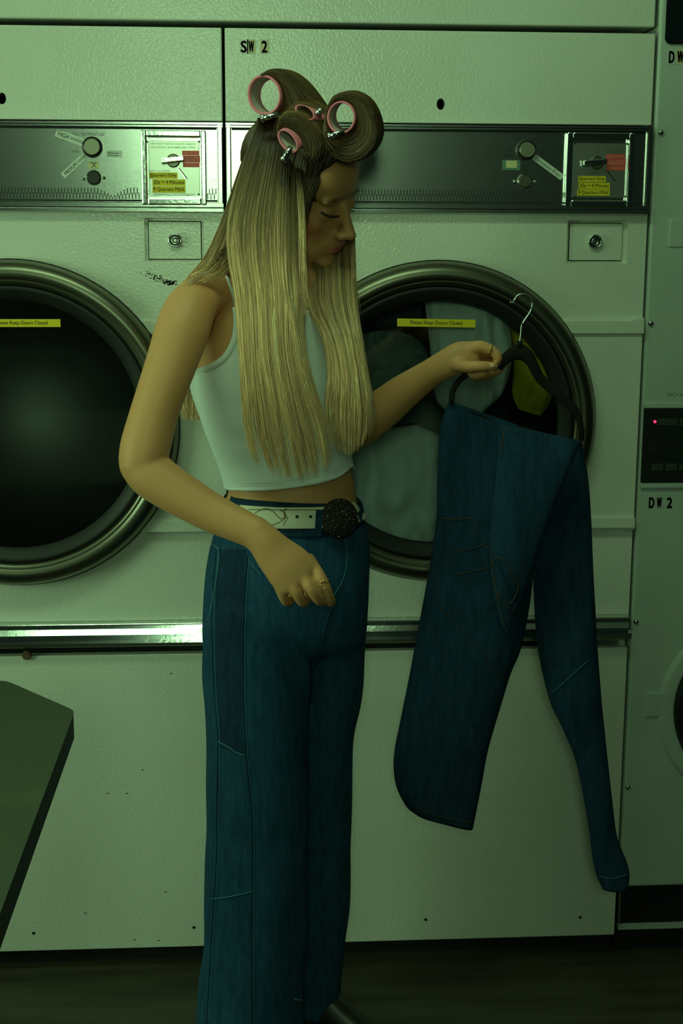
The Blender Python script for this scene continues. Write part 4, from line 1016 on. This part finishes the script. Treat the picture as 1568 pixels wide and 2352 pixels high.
MB().tube3([P(x, y, HGY) for x, y in cat_rom([(1193, 792), (1196, 765), (1198, 747), (1204, 735), (1215, 719), (1222, 702), (1219, 684), (1205, 676), (1190, 678), (1181, 688), (1178, 695), (1171, 694)], 60)], .0017, 10).build('hanger_hook', chrome, hg, True)

# ------------------------------------------------------------------ jeans on the hanger
hj = thing('hanging_jeans', 'dark blue jeans folded over the black hanger, both legs dangling', 'jeans', tuple(map(float, P(1150, 2040, -.30))))
def denim_piece(name, rows, m, fold, fs_, seed, back=.7):
    return MB().loft(lens(rows, 70, 40, back, fold, fs_, seed)).build(name, m, hj, True)
l1 = denim_piece('trouser_leg', [(1030, 921, 1190, 977, -.312, .010), (1010, 985, 1205, 1030, -.308, .016), (1004, 1100, 1215, 1130, -.302, .020), (1002, 1190, 1222, 1210, -.298, .022), (988, 1290, 1224, 1310, -.295, .024), (970, 1390, 1214, 1400, -.292, .026), (953, 1480, 1195, 1490, -.29, .028), (938, 1560, 1172, 1545, -.288, .030), (920, 1650, 1146, 1630, -.286, .032), (904, 1735, 1120, 1720, -.285, .034), (908, 1800, 1105, 1800, -.285, .035), (930, 1848, 1094, 1855, -.285, .034), (950, 1864, 1085, 1900, -.285, .032)], denim_s, .012, (9, 5, 2.6), 31)
l2 = denim_piece('trouser_leg', [(1232, 992, 1335, 1012, -.285, .010), (1224, 1100, 1350, 1100, -.275, .018), (1221, 1200, 1357, 1200, -.270, .022), (1223, 1310, 1361, 1310, -.266, .024), (1227, 1400, 1366, 1400, -.262, .026), (1236, 1500, 1372, 1500, -.258, .026), (1262, 1610, 1380, 1600, -.255, .024), (1290, 1670, 1386, 1660, -.253, .022), (1322, 1750, 1394, 1740, -.25, .020), (1343, 1850, 1405, 1840, -.248, .019), (1354, 1920, 1416, 1920, -.246, .019), (1362, 1980, 1436, 1972, -.245, .020), (1370, 2012, 1444, 2004, -.245, .021), (1382, 2040, 1441, 2036, -.245, .021)], denim_s, .010, (10, 5, 5), 35)
fl = denim_piece('folded_seat', [(1140, 972, 1334, 1012, -.338, .008), (1142, 1040, 1316, 1056, -.345, .014), (1131, 1150, 1276, 1150, -.348, .018), (1124, 1230, 1248, 1230, -.348, .018), (1124, 1300, 1224, 1300, -.347, .016), (1131, 1370, 1200, 1370, -.345, .012), (1147, 1425, 1178, 1418, -.342, .008), (1160, 1450, 1168, 1448, -.34, .003)], denim_s, .009, (12, 5, 4), 39)
b1, b2, b3 = bvh_of(l1), bvh_of(l2), bvh_of(fl)
for pts in ([(1010, 1191), (1045, 1193), (1080, 1192), (1090, 1206), (1096, 1228)], [(1040, 1268), (1075, 1262), (1118, 1248)], [(1045, 1320), (1080, 1314), (1120, 1304)], [(992, 1372), (1040, 1430), (1100, 1495), (1158, 1562)], [(948, 1848), (985, 1868), (1035, 1882), (1084, 1890)]):
    seam('stitching', b1, pts, .0008, thread_o, l1, 40)
for pts in ([(1268, 1590), (1295, 1568), (1325, 1540), (1350, 1518)], [(1374, 2012), (1405, 2018), (1442, 2008)]):
    seam('stitching', b2, pts, .0009, thread, l2, 30)
for pts in ([(1158, 985), (1153, 1020), (1150, 1050)], [(1128, 1300), (1140, 1282), (1158, 1288), (1176, 1318), (1190, 1345), (1182, 1372), (1168, 1390)], [(1130, 1330), (1142, 1360), (1160, 1390), (1184, 1402)], [(1127, 1250), (1130, 1300), (1140, 1360), (1160, 1440)]):
    seam('stitching', b3, pts, .0010, thread_o, fl, 40)
seam('pocket_opening', b3, [(1141, 1284), (1150, 1310), (1160, 1340), (1168, 1362)], .0022, denim_d, fl, 20)
